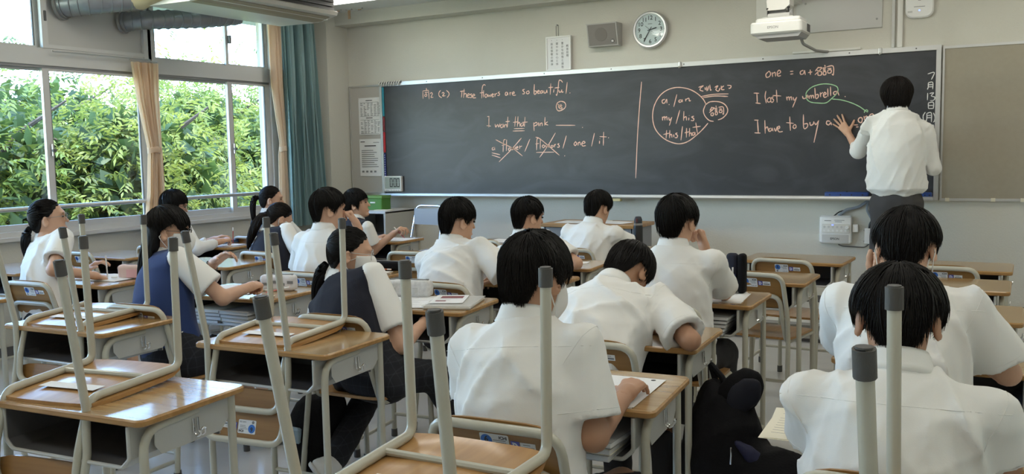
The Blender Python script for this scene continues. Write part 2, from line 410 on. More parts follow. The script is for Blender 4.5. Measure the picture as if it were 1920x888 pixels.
# ---------------------------------------------------------------- chalkboard
cb = empty('chalkboard', (-6.09, FY, 1.035)); tag(cb, 'wide dark slate chalkboard with aluminium frame covered in pink handwriting', 'chalkboard')
BW, BH = 5.48, 1.212
MB().box((.03, -.035, .03), (BW-.03, 0, BH-.035), SLATE).build('slate', cb, smooth=0)
MB().box((0, -.05, BH-.038), (BW, 0, BH), ALU).build('top_frame', cb, smooth=0)
MB().box((0, -.05, .0), (.03, 0, BH-.038), ALU).build('side_frame', cb, smooth=0)
MB().box((BW-.035, -.05, 0), (BW, 0, BH-.038), ALU).build('side_frame', cb, smooth=0)
tr = MB(); tr.prism([(0, 0), (-.13, 0), (-.14, .012), (-.135, .03), (-.12, .032), (-.12, .022), (-.035, .022), (-.035, .03), (0, .03)], .03, BW-.035, ALU, 'x'); tr.build('chalk_tray', cb, smooth=20)
for x in (.62, 1.3, 2.0, 2.7, 3.4, 4.1, 4.8, 5.3): MB().lathe([(.006, -.053), (.006, -.05), (.004, -.05)], DGREY, (x, 0, BH-.018), 'y', 8).build('screw', cb)
for x in (3.365, 5.035):
    h = MB(); h.box((x-.012, -.066, BH-.045), (x+.012, -.05, BH+.005), ALU, .003); h.tube([(x, -.06, BH-.03), (x, -.085, BH-.05), (x, -.09, BH-.035)], .004, ALU, 6); h.build('hook', cb)
mg = MB()
for i in range(9):
    x = .01+i*.032; mg.tube([(x, -.052, BH-.03), (x+.004, -.068, BH-.02), (x+.012, -.066, BH+.004), (x+.018, -.052, BH+.008)], .0075, OFFW, 8)
mg.box((0, -.056, BH-.012), (.30, -.05, BH+.012), DGREY, .002)
tag(mg.build('magnet_strip'), 'row of white curved magnets clipped along the chalkboard top left corner', 'magnet rack').location = (-6.09, FY, 1.035)
# coloured rulers and strips along the left edge
for nm, z0, z1, m, lb in (('magnet_bar', .86, 1.165, mat('teal_bar', (.02, .25, .35), .5), 'teal magnetic bar along the chalkboard left edge'),
                          ('magnet_bar', .70, .85, mat('dark_red_bar', (.22, .03, .04), .5), 'dark red magnetic bar along the chalkboard left edge'),
                          ('magnet_bar', .47, .69, mat('red_bar', (.50, .02, .03), .5), 'bright red magnetic bar along the chalkboard left edge'),
                          ('magnet_bar', .05, .46, mat('navy_dots', (.02, .03, .18), .5), 'navy dotted magnetic bar along the chalkboard left edge')):
    b = MB(); b.box((.031, -.047, z0), (.055, -.0355, z1), m, .003)
    if 'navy' in lb:
        for i in range(16): b.box((.039, -.048, z0+.012+i*.025), (.047, -.0465, z0+.020+i*.025), WHITE)
    tag(b.build(nm), lb, 'magnetic bar', 'coloured magnetic bars').location = (-6.09, FY, 1.035)

# chalk handwriting: every stroke a flat band of chalk on the slate, coordinates in millimetres on the board
def chalk(name, strokes, material, width=.0085, label=None):
    """each word its own part: strokes that nearly touch belong together"""
    bx = [(min(p[0] for p in st)-24, min(p[1] for p in st)-16, max(p[0] for p in st)+24, max(p[1] for p in st)+16) for st in strokes]; gid = list(range(len(strokes)))
    for i in range(len(bx)):
        for j in range(i):
            if bx[i][0] < bx[j][2] and bx[j][0] < bx[i][2] and bx[i][1] < bx[j][3] and bx[j][1] < bx[i][3]:
                a, c = gid[i], gid[j]; gid = [c if g == a else g for g in gid]
    for g in sorted(set(gid)): chalk_word(name, [st for st, k in zip(strokes, gid) if k == g], material, width, label)
def chalk_word(name, strokes, material, width=.0085, label=None):
    v = []; f = []
    for st in strokes:
        P = np.array(st, float)/1000.
        if len(P) == 1: P = np.vstack([P, P+[.006, -.004]])
        if len(P) > 2:   # Catmull-Rom
            Q = np.vstack([2*P[0]-P[1], P, 2*P[-1]-P[-2]]); out = []
            for i in range(1, len(Q)-2):
                for t in np.linspace(0, 1, 5)[:-1]:
                    a, b_, c, d = Q[i-1:i+3]
                    out.append(.5*((2*b_)+(-a+c)*t+(2*a-5*b_+4*c-d)*t*t+(-a+3*b_-3*c+d)*t**3))
            P = np.vstack(out+[P[-1]])
        else: P = np.vstack([P[0]+(P[1]-P[0])*t for t in np.linspace(0, 1, 5)])
        T = np.gradient(P, axis=0); T /= np.linalg.norm(T, axis=1, keepdims=True)+1e-9
        N = np.stack([-T[:, 1], T[:, 0]], 1); w = width*(.42+.16*rng.random(len(P)))
        w[0] *= .6; w[-1] *= .55; o = len(v)
        for p, n, ww in zip(P, N, w):
            v.append((p[0]+n[0]*ww, -.0362, p[1]+n[1]*ww)); v.append((p[0]-n[0]*ww, -.0362, p[1]-n[1]*ww))
        for i in range(len(P)-1): f.append((o+2*i, o+2*i+1, o+2*i+3, o+2*i+2))
    b = MB(); b.add(v, f, material); o = b.build(name, cb, smooth=0)
    if label: o['label'] = label
    return o
def CH(s): return [[tuple(map(int, q.split(','))) for q in p.split()] for p in s.split('|')]
chalk('chalk_writing', CH('561,1019 560,1101|560,1101 632,1105|632,1105 637,1013|606,1129 605,1103|583,1061 605,1069 607,1047 586,1044 583,1061|584,1083 626,1085|652,1067 668,1079 680,1065 661,1032 691,1030|786,1097 762,1074 764,1040 796,1019|798,1064 814,1073 827,1062 805,1038 843,1038|855,1093 883,1068 885,1043 860,1016|1021,1072 1079,1077|1046,1073 1036,1010|1072,1097 1063,1005|1064,1034 1083,1050 1097,1037 1095,1006|1107,1024 1132,1032 1125,1046 1107,1032 1114,1008 1140,1009|1165,1042 1144,1037 1162,1021 1154,1005 1137,1007|1167,1017 1197,1024 1187,1038 1170,1025 1176,1002 1213,1000|1327,1117 1308,1126 1288,1098 1278,991|1257,1046 1306,1049|1304,1072 1298,998|1325,1030 1315,1014 1327,998 1344,1012 1335,1031 1325,1030|1352,1030 1355,1004 1369,1019 1378,1003 1391,1028|1398,1014 1417,1021 1408,1032 1396,1014 1405,1000 1425,1004|1432,1033 1436,1000|1435,1018 1452,1032 1458,1028|1490,1047 1471,1039 1488,1026 1480,1010 1461,1013|1576,1038 1557,1035 1554,1011 1571,1010 1579,1036 1585,1008|1605,1037 1609,1004|1607,1024 1624,1036|1633,1019 1657,1026 1649,1039 1633,1023 1642,1005 1675,1005|1775,1057 1751,1050 1769,1029 1767,1013 1746,1014|1807,1039 1790,1024 1802,1011 1823,1018 1818,1037 1807,1039|1882,1100 1878,1007 1899,1010 1904,1030 1883,1035|1913,1022 1936,1029 1927,1039 1913,1026 1922,1009 1943,1012|1968,1035 1949,1028 1951,1009 1966,1015 1970,1035 1976,1008|1986,1034 1990,1010 2008,1013 2018,1038 2022,1008|2062,1098 2053,991|2036,1059 2086,1061|2095,1040 2090,1009|2099,1052 2100,1050|2190,1099 2172,1120 2150,1117 2140,1046 2125,983 2116,992|2104,1052 2153,1055|2148,1030 2152,1010 2170,1013 2178,1032 2181,1008 2197,1012|2238,1100 2223,991|2263,999 2268,995|2167,923 2133,911 2117,879 2123,848 2142,832 2176,838 2208,857 2219,884 2204,912 2167,923|2133,896 2159,879 2181,854 2154,855 2141,879 2182,882|2164,894 2173,886|2143,867 2177,871|2137,887 2146,895'), CHALK_P, 0.0085, 'pink chalk handwriting, question heading')
chalk('chalk_writing', CH('1338,806 1363,808|1359,806 1354,697|1329,717 1380,710|1428,730 1436,698 1458,724 1470,697 1487,734|1512,727 1491,712 1499,690 1518,700 1521,727 1527,692|1537,721 1536,691|1537,711 1558,721 1565,690|1578,797 1570,694|1550,748 1600,751|1666,797 1654,696|1636,739 1698,743|1693,796 1684,695|1687,722 1710,737 1713,694|1740,731 1722,715 1730,696 1748,709 1752,730 1758,695|1772,788 1764,693|1740,736 1801,737|1644,677 1763,676|1631,654 1765,653|1867,732 1871,647|1869,716 1897,731 1906,709 1872,695|1921,730 1923,693|1939,724 1938,693|1938,714 1959,723 1962,692|1993,778 1988,696|2022,732 1992,712 2027,700|2109,696 2317,689|2390,668'), CHALK_P, 0.0085, 'pink chalk handwriting, sentence with a blank')
chalk('chalk_writing', CH('1406,499 1387,486 1396,470 1414,482 1416,501 1420,469|1383,443 1480,422|1383,421 1485,391|1546,571 1524,561 1514,448|1501,513 1545,523|1558,571 1552,458|1587,490 1575,474 1589,461 1602,473 1587,490|1612,494 1622,468 1637,489 1649,467 1659,499|1664,483 1686,491 1678,502 1664,483 1673,470 1692,474|1705,509 1705,477|1706,495 1733,505|1431,574 1501,540 1624,484 1736,405|1727,583 1624,484 1465,351|1822,570 1761,447|1912,573 1900,563 1894,459|1883,521 1923,525|1939,572 1934,467|1955,498 1970,482 1984,495 1970,510 1955,498|1994,508 2002,485 2018,502 2029,486 2038,512|2065,506 2053,496 2064,483 2079,496 2065,506|2091,516 2091,483|2092,501 2108,516|2143,520 2127,513 2143,499 2138,484 2120,486|1886,587 1930,572 2023,502 2143,406|2104,623 2024,507 1926,388|1889,438 2087,438|2221,593 2181,471|2315,532 2301,512 2312,496 2328,511 2320,532 2315,532|2343,526 2344,495|2344,516 2362,529 2369,498|2383,510 2417,521 2403,535 2383,515 2391,491 2425,494|2516,609 2484,485|2568,536 2566,508|2572,556 2573,553|2611,618 2606,490|2569,575 2641,570|2657,564|2197,402'), CHALK_P, 0.0085, 'pink chalk handwriting, crossed out answer choices')
chalk('chalk_writing', CH('2993,1063 2971,837 2948,545 2929,182'), CHALK_P, 0.0085, 'pink chalk handwriting, dividing line')
chalk('chalk_writing', CH('3596,836 3569,882 3509,937 3430,977 3330,994 3238,975 3166,925 3116,845 3098,757 3108,669 3144,599 3216,534 3308,496 3379,493 3449,519 3529,579 3578,625 3616,667|3549,902 3666,916 3799,914|3569,892 3676,901 3794,892|3529,984 3574,996 3549,978 3544,959 3574,948|3588,981 3593,957|3603,989 3606,947|3622,993 3613,951|3632,1002 3637,955 3647,959|3676,976 3705,989 3686,957 3710,942 3724,969|3734,987 3739,954 3763,953|3758,986 3734,969|3787,989 3820,983 3815,964 3799,961|3593,829 3637,853 3715,849 3768,822 3792,779 3782,741 3744,705 3705,692|3593,829 3574,778 3588,730 3627,690 3667,680|3652,808 3632,775|3647,798 3671,797 3627,757|3642,785 3657,774|3642,751 3662,755 3662,732 3645,732 3642,751|3686,816 3691,806|3671,793 3700,796|3676,781 3700,784|3676,770 3700,773|3681,759 3698,762 3698,740 3683,738 3681,759|3710,801 3752,801 3755,742 3746,747|3715,786 3739,788|3717,774 3739,776 3739,757 3719,756 3717,774|3217,894 3191,885 3194,861 3215,862 3233,893 3235,857|3253,847|3329,932 3299,822|3370,882 3349,878 3351,862 3370,865 3378,883 3380,860|3410,890 3412,866|3412,882 3440,893 3445,869 3460,873|3191,739 3194,703|3194,725 3211,739 3216,704|3216,724 3232,738 3237,704|3252,732 3259,703 3283,731|3280,726 3257,656|3356,791 3320,670|3394,780 3391,696|3391,718 3414,731 3419,697|3440,721 3439,697|3443,740 3444,738|3487,733 3467,725 3487,709 3479,693 3459,696|3231,616 3226,539|3200,578 3257,588|3262,615 3259,543|3259,567 3277,578 3282,547|3298,576 3300,551|3333,589 3316,580 3335,565 3326,546 3308,548|3381,646 3366,521|3419,630 3417,545|3401,587 3444,596|3447,629 3444,552|3445,576 3461,586 3466,557|3489,590 3471,581 3477,563 3491,570 3495,591 3499,565|3504,675 3519,579|3474,633 3549,641'), CHALK_P, 0.0085, 'pink chalk handwriting, circled word list')
chalk('chalk_writing', CH('4142,1084 4122,1063 4128,1038 4151,1043 4162,1065 4151,1086 4142,1084|4174,1078 4179,1038|4177,1064 4198,1076 4204,1040|4217,1057 4246,1073 4233,1092 4217,1071 4224,1043 4249,1046|4323,1075 4351,1076|4325,1053 4351,1054|4433,1080 4409,1068 4412,1046 4434,1051 4442,1077 4449,1039|4471,1056 4506,1061|4488,1081 4491,1037|4555,1099 4530,1065|4547,1091 4581,1089 4526,1035|4543,1073 4564,1059|4551,1058 4577,1060 4579,1033 4553,1031 4551,1058|4604,1111 4609,1096|4586,1086 4616,1089|4590,1075 4613,1077|4590,1064 4613,1067|4593,1055 4612,1058 4614,1034 4595,1032 4593,1055|4618,1095 4671,1098 4674,1028 4662,1035|4627,1080 4659,1081|4629,1068 4655,1069 4655,1046 4631,1045 4629,1068'), CHALK_P, 0.0085, 'pink chalk handwriting, one equals formula')
chalk('chalk_writing', CH('4018,910 4065,906|4046,906 4050,822|4035,826 4079,818|4123,923 4116,876 4127,820|4148,865 4134,847 4145,827 4164,837 4160,863 4148,865|4189,872 4171,862 4189,845 4180,825 4164,830|4211,928 4218,821|4180,882 4252,874|4296,867 4302,835|4300,853 4315,864 4322,834|4322,852 4335,864 4341,833|4351,860 4360,833 4382,859|4381,856 4347,774|4427,866 4436,844 4458,851 4466,873 4471,846|4479,868 4484,840|4484,858 4497,868 4501,841|4501,858 4514,868 4521,841|4527,928 4536,842 4555,851 4553,873 4536,869|4571,890 4575,850|4573,872 4592,889|4597,862 4618,874 4607,888 4597,866 4606,846 4625,852|4631,918 4633,851|4652,932 4655,855|4699,892 4678,885 4681,867 4698,870 4706,894 4721,856|4766,847'), CHALK_P, 0.0085, 'pink chalk handwriting, sentence about the umbrella')
chalk('chalk_writing', CH('4024,679 4061,677|4052,678 4060,569|4027,570 4079,566|4115,675 4119,561|4119,600 4136,618 4150,576|4165,608 4150,594 4156,578 4173,589 4176,607 4186,579|4195,607 4207,579 4222,620|4227,597 4241,605 4236,622 4223,601 4236,573 4268,575|4324,698 4331,580|4295,649 4358,640|4362,629 4352,611 4362,597 4378,608 4373,627 4362,629|4437,712 4441,599 4469,606 4470,634 4442,631|4490,647 4495,620 4517,628 4523,651|4530,641 4539,623 4563,658|4560,649 4525,475|4655,646 4630,651 4624,629 4643,618 4658,637 4664,615|4896,673 4876,661 4876,639 4897,629 4905,655 4896,673|4917,681 4923,646|4921,668 4938,680 4945,654|4954,671 4987,678 4983,696 4962,688 4959,662|4834,612 4872,611|4857,594 4877,595'), CHALK_P, 0.0085, 'pink chalk handwriting, sentence being finished')
chalk('chalk_writing', CH('4455,878 4466,904 4509,938 4579,956 4647,952 4699,932 4712,905 4704,874 4666,837 4619,801 4554,802 4493,813 4462,841 4455,878|4666,830 4734,820 4811,795 4878,761 4920,729 4944,711|4944,711 4945,724 4933,731 4920,716 4921,707'), CHALK_G, 0.0075, 'green chalk handwriting, green loop and arrow')
chalk('chalk_writing', CH('5385,992 5432,1001 5412,946|5391,924 5391,891 5385,871|5391,924 5422,925 5423,871|5393,908 5421,908|5393,891 5421,891|5388,844 5387,788|5401,839 5431,844 5414,820 5440,809 5432,786 5406,783|5394,767 5395,722|5394,767 5430,768 5431,719|5396,746 5429,745|5395,722 5431,721|5374,695 5359,667 5362,634 5375,610|5385,685 5386,647 5379,619|5385,685 5417,687 5419,616|5387,668 5417,669|5388,650 5417,651|5432,688 5443,659 5442,627 5433,613|5399,589 5436,594|5417,601 5417,580|5406,581 5428,582 5428,554 5407,554 5406,581|5406,571 5427,571|5407,562 5427,561|5429,505 5444,506|5427,486 5443,487'), CHALK_W, 0.007, 'white chalk handwriting, date column')
# ================================================================== THINGS ON THE FRONT WALL
def at(o, x, y, z): o.location = (x, y, z); return o
def panel(x0, x1, z0, z1, m, name, label):
    p = empty(name, (x0, FY, z0)); tag(p, label, 'notice board')
    w, h = x1-x0, z1-z0
    MB().box((.012, -.02, .012), (w-.012, 0, h-.012), m).build('pin_surface', p, smooth=0)
    for nm, lo, hi in (('frame_bar', (0, -.026, h-.02), (w, 0, h)), ('frame_bar', (0, -.026, 0), (w, 0, .02)), ('frame_bar', (0, -.026, .02), (.014, 0, h-.02)), ('frame_bar', (w-.014, -.026, .02), (w, 0, h-.02))):
        MB().box(lo, hi, ALU).build(nm, p, smooth=0)
    return p
panel(-6.525, -6.095, 1.06, 2.235, CORKL, 'notice_board', 'narrow beige notice board left of the chalkboard with two printed sheets')
pr = panel(-.60, .85, 1.03, 2.235, CORK, 'notice_board', 'empty brown notice board right of the chalkboard')
for x in (.04, .36, .56, .76, .98, 1.2): MB().box((x, -.034, -.004), (x+.03, -.026, .024), PAPERY).build('tape_strip', pr, smooth=0)
# printed notices
def sheet(x0, x1, z0, z1, rows, label, table=False):
    b = MB(); w, h = x1-x0, z1-z0
    n = 8; vs = []; fs = []
    for i in range(n+1):
        x = w*i/n; bulge = -.002-.004*math.sin(math.pi*i/n)
        vs += [(x, bulge, 0), (x, bulge, h)]
    for i in range(n): fs.append((2*i, 2*i+2, 2*i+3, 2*i+1))
    b.add(vs, fs, PAPER)
    rnd = random.Random(int(z0*1000))
    def line(xa, xb, z, t, m=INKG): b.box((xa, -.0085, z-t/2), (xb, -.0075, z+t/2), m)
    if table:
        for blk in (0, 1):
            zt = h-.05-blk*h*.47; line(w*.35, w*.65, zt+.02, .007, INK)
            for r_ in range(9):
                for c_ in range(6):
                    if rnd.random() < .8: line(.03+c_*w*.155, .03+c_*w*.155+w*.12*rnd.uniform(.5, 1), zt-.012-r_*.016, .006)
            line(.025, w-.02, zt, .002, INK); line(.025, w-.02, zt-.15, .002, INK)
    else:
        line(.02, .08, h-.03, .007, INK); line(w-.1, w-.02, h-.04, .006); line(w*.25, w*.78, h-.075, .010, INK)
        for r_ in range(9): line(.03, w*rnd.uniform(.6, .93), h-.125-r_*.022, .007)
        for r_ in range(4): line(.03+r_*.055, .06+r_*.055, .05, .02)
    for cx, cz in ((.008, h-.008), (w-.008, h-.008), (.008, .008), (w-.008, .008)): b.lathe([(.005, -.008), (.004, -.003)], WHITE, (cx, 0, cz), 'y', 8)
    o = b.build('printed_notice', smooth=0); tag(o, label, 'notice', 'notices on the left board'); return at(o, x0, FY-.021, z0)
sheet(-6.40, -6.105, 1.70, 2.10, 9, 'upper printed timetable sheet pinned on the narrow notice board', True)
sheet(-6.405, -6.11, 1.25, 1.655, 9, 'lower printed letter sheet pinned on the narrow notice board')

# wall clock 2:35
ck = empty('wall_clock', (-3.012, FY, 2.558)); tag(ck, 'round white wall clock with silver rim above the chalkboard', 'clock')
MB().lathe([(.10, 0), (.158, -.004), (.166, -.02), (.166, -.04), (.155, -.052), (.143, -.05), (.140, -.034), (.0, -.034)], mat('silver_rim', (.66, .66, .66), .3, .5), (0, 0, 0), 'y', 48).build('rim', ck)
fc = MB(); fc.lathe([(.141, -.034), (.141, -.036), (0, -.036)], mat('dial_white', (.82, .82, .80), .6), (0, 0, 0), 'y', 48)
for i in range(12):
    a = R(90-30*(i+1)); text_mesh(str(i+1), .052, INK, mb=fc, M=face_front(.105*math.cos(a), -.0368, .105*math.sin(a)), bold=.0007)
for i in range(60):
    a = R(6*i); l = .010 if i % 5 == 0 else .004; s0 = len(fc.v)
    fc.box((.128, -.0368, -.0011), (.128+l, -.0362, .0011), INK); fc.xf(Matrix.Rotation(a, 4, 'Y'), s0)
fc.box((-.02, -.0368, .05), (.02, -.0362, .055), INKG)
fc.build('dial', ck, smooth=0)
def hand_(ang, l0, l1, w, y, nm):
    b = MB(); b.prism([(-l0, -w*.6), (l1*.9, -w), (l1, 0), (l1*.9, w), (-l0, w*.6)], y, y-.0015, INK, 'y'); b.xf(Matrix.Rotation(-R(90-ang), 4, 'Y')); b.build(nm, ck, smooth=0)
hand_(77, .025, .068, .005, -.039, 'hour_hand'); hand_(211, .03, .118, .004, -.041, 'minute_hand'); hand_(310, .045, .06, .0015, -.043, 'second_hand')
MB().lathe([(.139, -.047), (.139, -.0485), (0, -.0485)], GLASS, (0, 0, 0), 'y', 40).build('clock_glass', ck, smooth=0)

# wall speaker
sp = empty('wall_speaker', (-3.60, FY, 2.44)); tag(sp, 'boxy grey wall loudspeaker between the framed motto and the clock', 'speaker')
GRILLE = mat('speaker_grille', (.22, .205, .19), .7, bump=.2, bscale=400); SPK = mat('speaker_case', (.42, .41, .39), .5)
b = MB(); b.prism([(0, 0), (-.09, 0), (-.14, .205), (0, .205)], 0, .30, SPK, 'x'); b.build('case', sp, smooth=0)
n0 = Vector((0, -.2050, -.05)).normalized()
b = MB(); b.prism([(-.0925, .010), (-.1365, .195), (-.1405, .194), (-.0965, .009)], .012, .288, GRILLE, 'x'); b.build('grille', sp, smooth=0)
b = MB(); b.lathe([(.062, 0), (.06, .002), (0, .003)], mat('speaker_cone', (.19, .175, .16), .8), (0, 0, 0), 'z', 32); b.xf(Matrix.Translation((.14, -.1185, .103)) @ Matrix.Rotation(R(90+13.5), 4, 'X')); b.build('cone', sp)
b = MB(); b.lathe([(.017, 0), (.015, .003), (0, .003)], DGREY, (0, 0, 0), 'z', 20); b.box((-.009, -.009, .003), (-.002, .009, .0045), WHITE); b.box((.002, -.009, .003), (.009, .009, .0045), WHITE); b.xf(Matrix.Translation((.25, -.1045, .04)) @ Matrix.Rotation(R(90+13.5), 4, 'X')); b.build('badge', sp)

# framed motto hanging on a cord
fr = empty('framed_motto', (-4.075, FY, 2.25)); tag(fr, 'white framed calligraphy motto leaning above the chalkboard, hung on a cord', 'picture frame')
w_, h_ = .265, .325
MB().box((.008, -.034, .008), (w_-.008, -.022, h_-.008), mat('motto_paper', (.72, .72, .72), .35)).build('motto_sheet', fr, smooth=0)
b = MB()
for lo, hi in (((0, -.042, 0), (w_, -.02, .014)), ((0, -.042, h_-.014), (w_, -.02, h_)), ((0, -.042, .014), (.014, -.02, h_-.014)), ((w_-.014, -.042, .014), (w_, -.02, h_-.014))): b.box(lo, hi, WHITE, .002)
b.build('frame', fr)
b = MB()
for x, s, z0, st in ((.228, '教育目標', .225, .030), (.176, '・豊かな知性と感性', .285, .032), (.118, '・健やかな心と体', .285, .032), (.062, '・自主協敬の精神', .285, .032)):
    for i, ch in enumerate(s): text_mesh(ch, .026, INK, mb=b, M=face_front(x, -.0348, z0-i*st))
b.build('motto_writing', fr, smooth=0)
b = MB(); b.tube([(.11, -.03, h_), (.10, -.012, h_+.10), (.125, -.012, h_+.105), (.135, -.03, h_)], .002, INK, 6); b.lathe([(.006, -.02), (.006, -.002)], MGREY, (.112, 0, h_+.108), 'y', 10); b.build('cord', fr)

# projector on its wall arm
pj = empty('projector', (-1.93, 7.28, 2.33)); tag(pj, 'white short-throw projector on a wall arm above the board', 'projector')
PJW = mat('projector_white', (.78, .78, .75), .45)
b = MB(); b.rbox((.19, .17), (.40, .34), .03, .125, .03, PJW, .012, 4); b.build('body', pj)
b = MB(); b.prism([(.02, .03), (.05, 0), (.36, 0), (.385, .03)], .02, .30, mat('projector_grey', (.42, .42, .42), .5), 'y'); b.build('underside', pj, smooth=20)
b = MB(); b.rbox((.19, .19), (.35, .26), .125, .16, .03, PJW, .01, 4); b.build('lid', pj)
b = MB()
for i in range(7): b.box((.3905, .19+i*.017, .05), (.392, .20+i*.017, .11), DGREY)
b.build('vent', pj, smooth=0)
b = MB(); text_mesh('EPSON', .028, INKG, mb=b, M=face_front(.17, -.0012, .078)); b.build('brand_lettering', pj, smooth=0)
b = MB(); b.box((.06, .1, .16), (.30, .28, .172), LGREY, .003); b.box((.10, .12, .172), (.27, .26, .20), LGREY, .004); b.box((.09, .14, .20), (.24, .25, .225), DGREY, .003); b.build('mount_plate', pj)
b = MB(); b.prism([(.10, .225), (.23, .225), (.27, .26), (.27, .36), (.14, .36), (.09, .30)], .12, .27, OFFW, 'y'); b.build('arm_head', pj, smooth=20)
b = MB(); b.box((.15, .20, .33), (.25, .67, .42), OFFW, .008); b.build('arm', pj)
for x, y in ((.10, .13), (.26, .13)):
    b = MB(); b.lathe([(.006, .19), (.006, .235), (.012, .235), (.012, .245)], BLACK, (x, y, 0), 'z', 10); b.build('adjuster_knob', pj)
b = MB(); b.tube([(.32, .3, .02), (.33, .34, -.03), (.40, .50, -.075), (.47, .63, -.08)], .012, MGREY, 8, .05); b.build('cable', pj)

# steel backing plates, conduits, access point
bp = empty('backing_plate', (-1.70, FY, 2.42)); tag(bp, 'pale steel plate screwed to the wall beside the projector', 'wall plate')
MB().box((-.02, -.012, 0), (.65, 0, .44), LGREY, .002).build('plate', bp)
for x in (.05, .61):
    for z in (.07, .24, .40): MB().lathe([(.009, -.012), (.008, -.016), (0, -.017)], MGREY, (x, 0, z), 'y', 10).build('bolt', bp)
MB().box((-.36, -.008, .10), (-.02, 0, .44), OFFW, .002).build('side_plate', bp)
o = MB().box((-.03, -.035, 0), (.03, 0, .46), ALU, .006).build('cable_conduit'); tag(at(o, -1.78, FY, 2.40), 'metal cable conduit running up behind the projector', 'conduit')
o = MB().box((-.02, -.025, 0), (.02, 0, .61), OFFW, .004).build('cable_conduit'); tag(at(o, -.915, FY, 2.25), 'slim white cable conduit rising from the chalkboard right corner', 'conduit')
o = MB().box((-.012, -.02, 0), (.012, 0, .61), LGREY, .004).build('cable_conduit'); tag(at(o, -.965, FY, 2.25), 'thin grey cable conduit next to the slim white one', 'conduit')
o = MB().box((-.27, -.02, 0), (.27, 0, .02), OFFW, .003).build('cable_duct'); tag(at(o, -1.48, FY, 2.255), 'short white cable duct lying on the chalkboard top frame', 'cable duct')
ap = empty('wireless_access_point', (-.775, FY, 2.57)); tag(ap, 'rounded white wireless access point high on the right wall', 'access point')
b = MB(); s0 = len(b.v); b.rbox((0, 0), (.205, .205), 0, .035, .06, WHITE, .01, 6); b.xf(Matrix.Rotation(R(90), 4, 'X')); b.build('cover', ap)
b = MB(); b.box((-.006, -.0365, -.05), (.006, -.035, -.04), mat('blue_light', (.2, .3, 1), .5, emit=1.5)); b.build('indicator', ap, smooth=0)
b = MB(); b.box((-.04, -.0365, -.018), (.04, -.035, -.014), INKG); b.box((-.01, -.0365, .03), (.01, -.035, .034), INKG); b.box((-.085, -.0365, -.06), (-.05, -.035, -.045), LGREY); b.build('printed_marks', ap, smooth=0)

# timer on the tray
tm = empty('digital_timer', (-6.045, FY-.055, 1.085)); tag(tm, 'white digital timer reading 0:00 at the chalkboard lower left', 'timer')
MB().box((0, -.02, 0), (.225, .018, .165), WHITE, .006).build('case', tm)
MB().box((.012, -.0215, .03), (.213, -.02, .155), mat('lcd_grey', (.36, .40, .35), .3)).build('display', tm, smooth=0)
b = MB()
def seg7(b, x, z, w, h, t, segs, y):
    S = {'a': (x, z+h-t, x+w, z+h), 'g': (x, z+h/2-t/2, x+w, z+h/2+t/2), 'd': (x, z, x+w, z+t), 'f': (x, z+h/2+.001, x+t, z+h-.001), 'b': (x+w-t, z+h/2+.001, x+w, z+h-.001), 'e': (x, z+.001, x+t, z+h/2-.001), 'c': (x+w-t, z+.001, x+w, z+h/2-.001)}
    for k in segs: q = S[k]; b.box((q[0], y-.0005, q[1]), (q[2], y, q[3]), INK)
for x in (.078, .128, .170): seg7(b, x, .048, .036, .095, .009, 'abcdef', -.0216)
for z in (.075, .11): b.box((.1175, -.0221, z), (.1245, -.0216, z+.008), INK)
b.build('digits', tm, smooth=0)
b = MB()
for x in (.10, .13, .16, .19): b.lathe([(.004, -.022), (.004, -.019)], MGREY, (x, 0, .014), 'y', 8)
b.box((.02, -.0205, .011), (.06, -.02, .016), INKG); b.build('buttons', tm)

# eraser holders on the tray, eraser under the board
def eraser_case(x, w, label):
    e = empty('eraser_case', (x, FY-.085, 1.058)); tag(e, label, 'eraser case')
    MB().box((0, -.035, 0), (w, .035, .042), BLUEP, .006).build('case', e)
    b = MB()
    for i in range(4): b.lathe([(.006, -.0355), (.006, -.033)], BLACK, (w*(i+.5)/4, 0, .02), 'y', 8)
    b.build('rivets', e); MB().lathe([(.008, .042), (.006, .052), (0, .054)], BLACK, (w*.5, 0, 0), 'z', 10).build('knob', e)
eraser_case(-1.46, .34, 'blue chalk eraser case on the tray left of the teacher'); eraser_case(-.78, .13, 'blue chalk eraser case on the tray right of the teacher')
o = MB().box((-.05, -.05, -.026), (.05, .0, 0), mat('yellow_block', (.62, .55, .30), .6), .004).build('chalk_drawer'); tag(at(o, -3.33, FY-.08, 1.033), 'small yellow chalk drawer hanging under the chalkboard tray', 'drawer')

# projector control box, adapter and cables
cx = empty('control_box', (-1.51, FY, .665)); tag(cx, 'white projector control box on the wall under the chalkboard', 'control box')
MB().box((0, -.055, 0), (.255, 0, .235), WHITE, .014).build('case', cx)
MB().box((.02, -.060, .09), (.245, -.053, .165), OFFW, .006).build('button_panel', cx)
b = MB()
for i in range(6):
    for j in range(2): b.lathe([(.009, -.063), (.009, -.059)], WHITE if j == 0 else LGREY, (.042+i*.034, 0, .112+j*.03), 'y', 12)
b.lathe([(.015, -.075), (.015, -.059)], WHITE, (.222, 0, .14), 'y', 16); b.build('buttons', cx)
b = MB(); b.box((.10, -.0612, .155), (.115, -.060, .162), mat('blue_lamp', (.15, .2, 1), .5, emit=2.)); b.build('indicator', cx, smooth=0)
MB().box((.022, -.0575, .008), (.235, -.0545, .078), LGREY, .003).build('flap', cx)
b = MB(); text_mesh('EPSON', .024, INK, mb=b, M=face_front(.125, -.0581, .042), bold=.0005)
b.box((.04, -.0565, .19), (.095, -.0552, .196), INKG); b.box((.12, -.0565, .195), (.20, -.0552, .199), INKG); b.box((.125, -.0565, .183), (.18, -.0552, .187), INKG); b.build('lettering', cx, smooth=0)
o = MB().box((.262, -.04, .10), (.305, -.005, .165), WHITE, .004).build('plug_adapter'); tag(at(o, -1.51, FY, .665), 'small white plug beside the control box', 'plug')
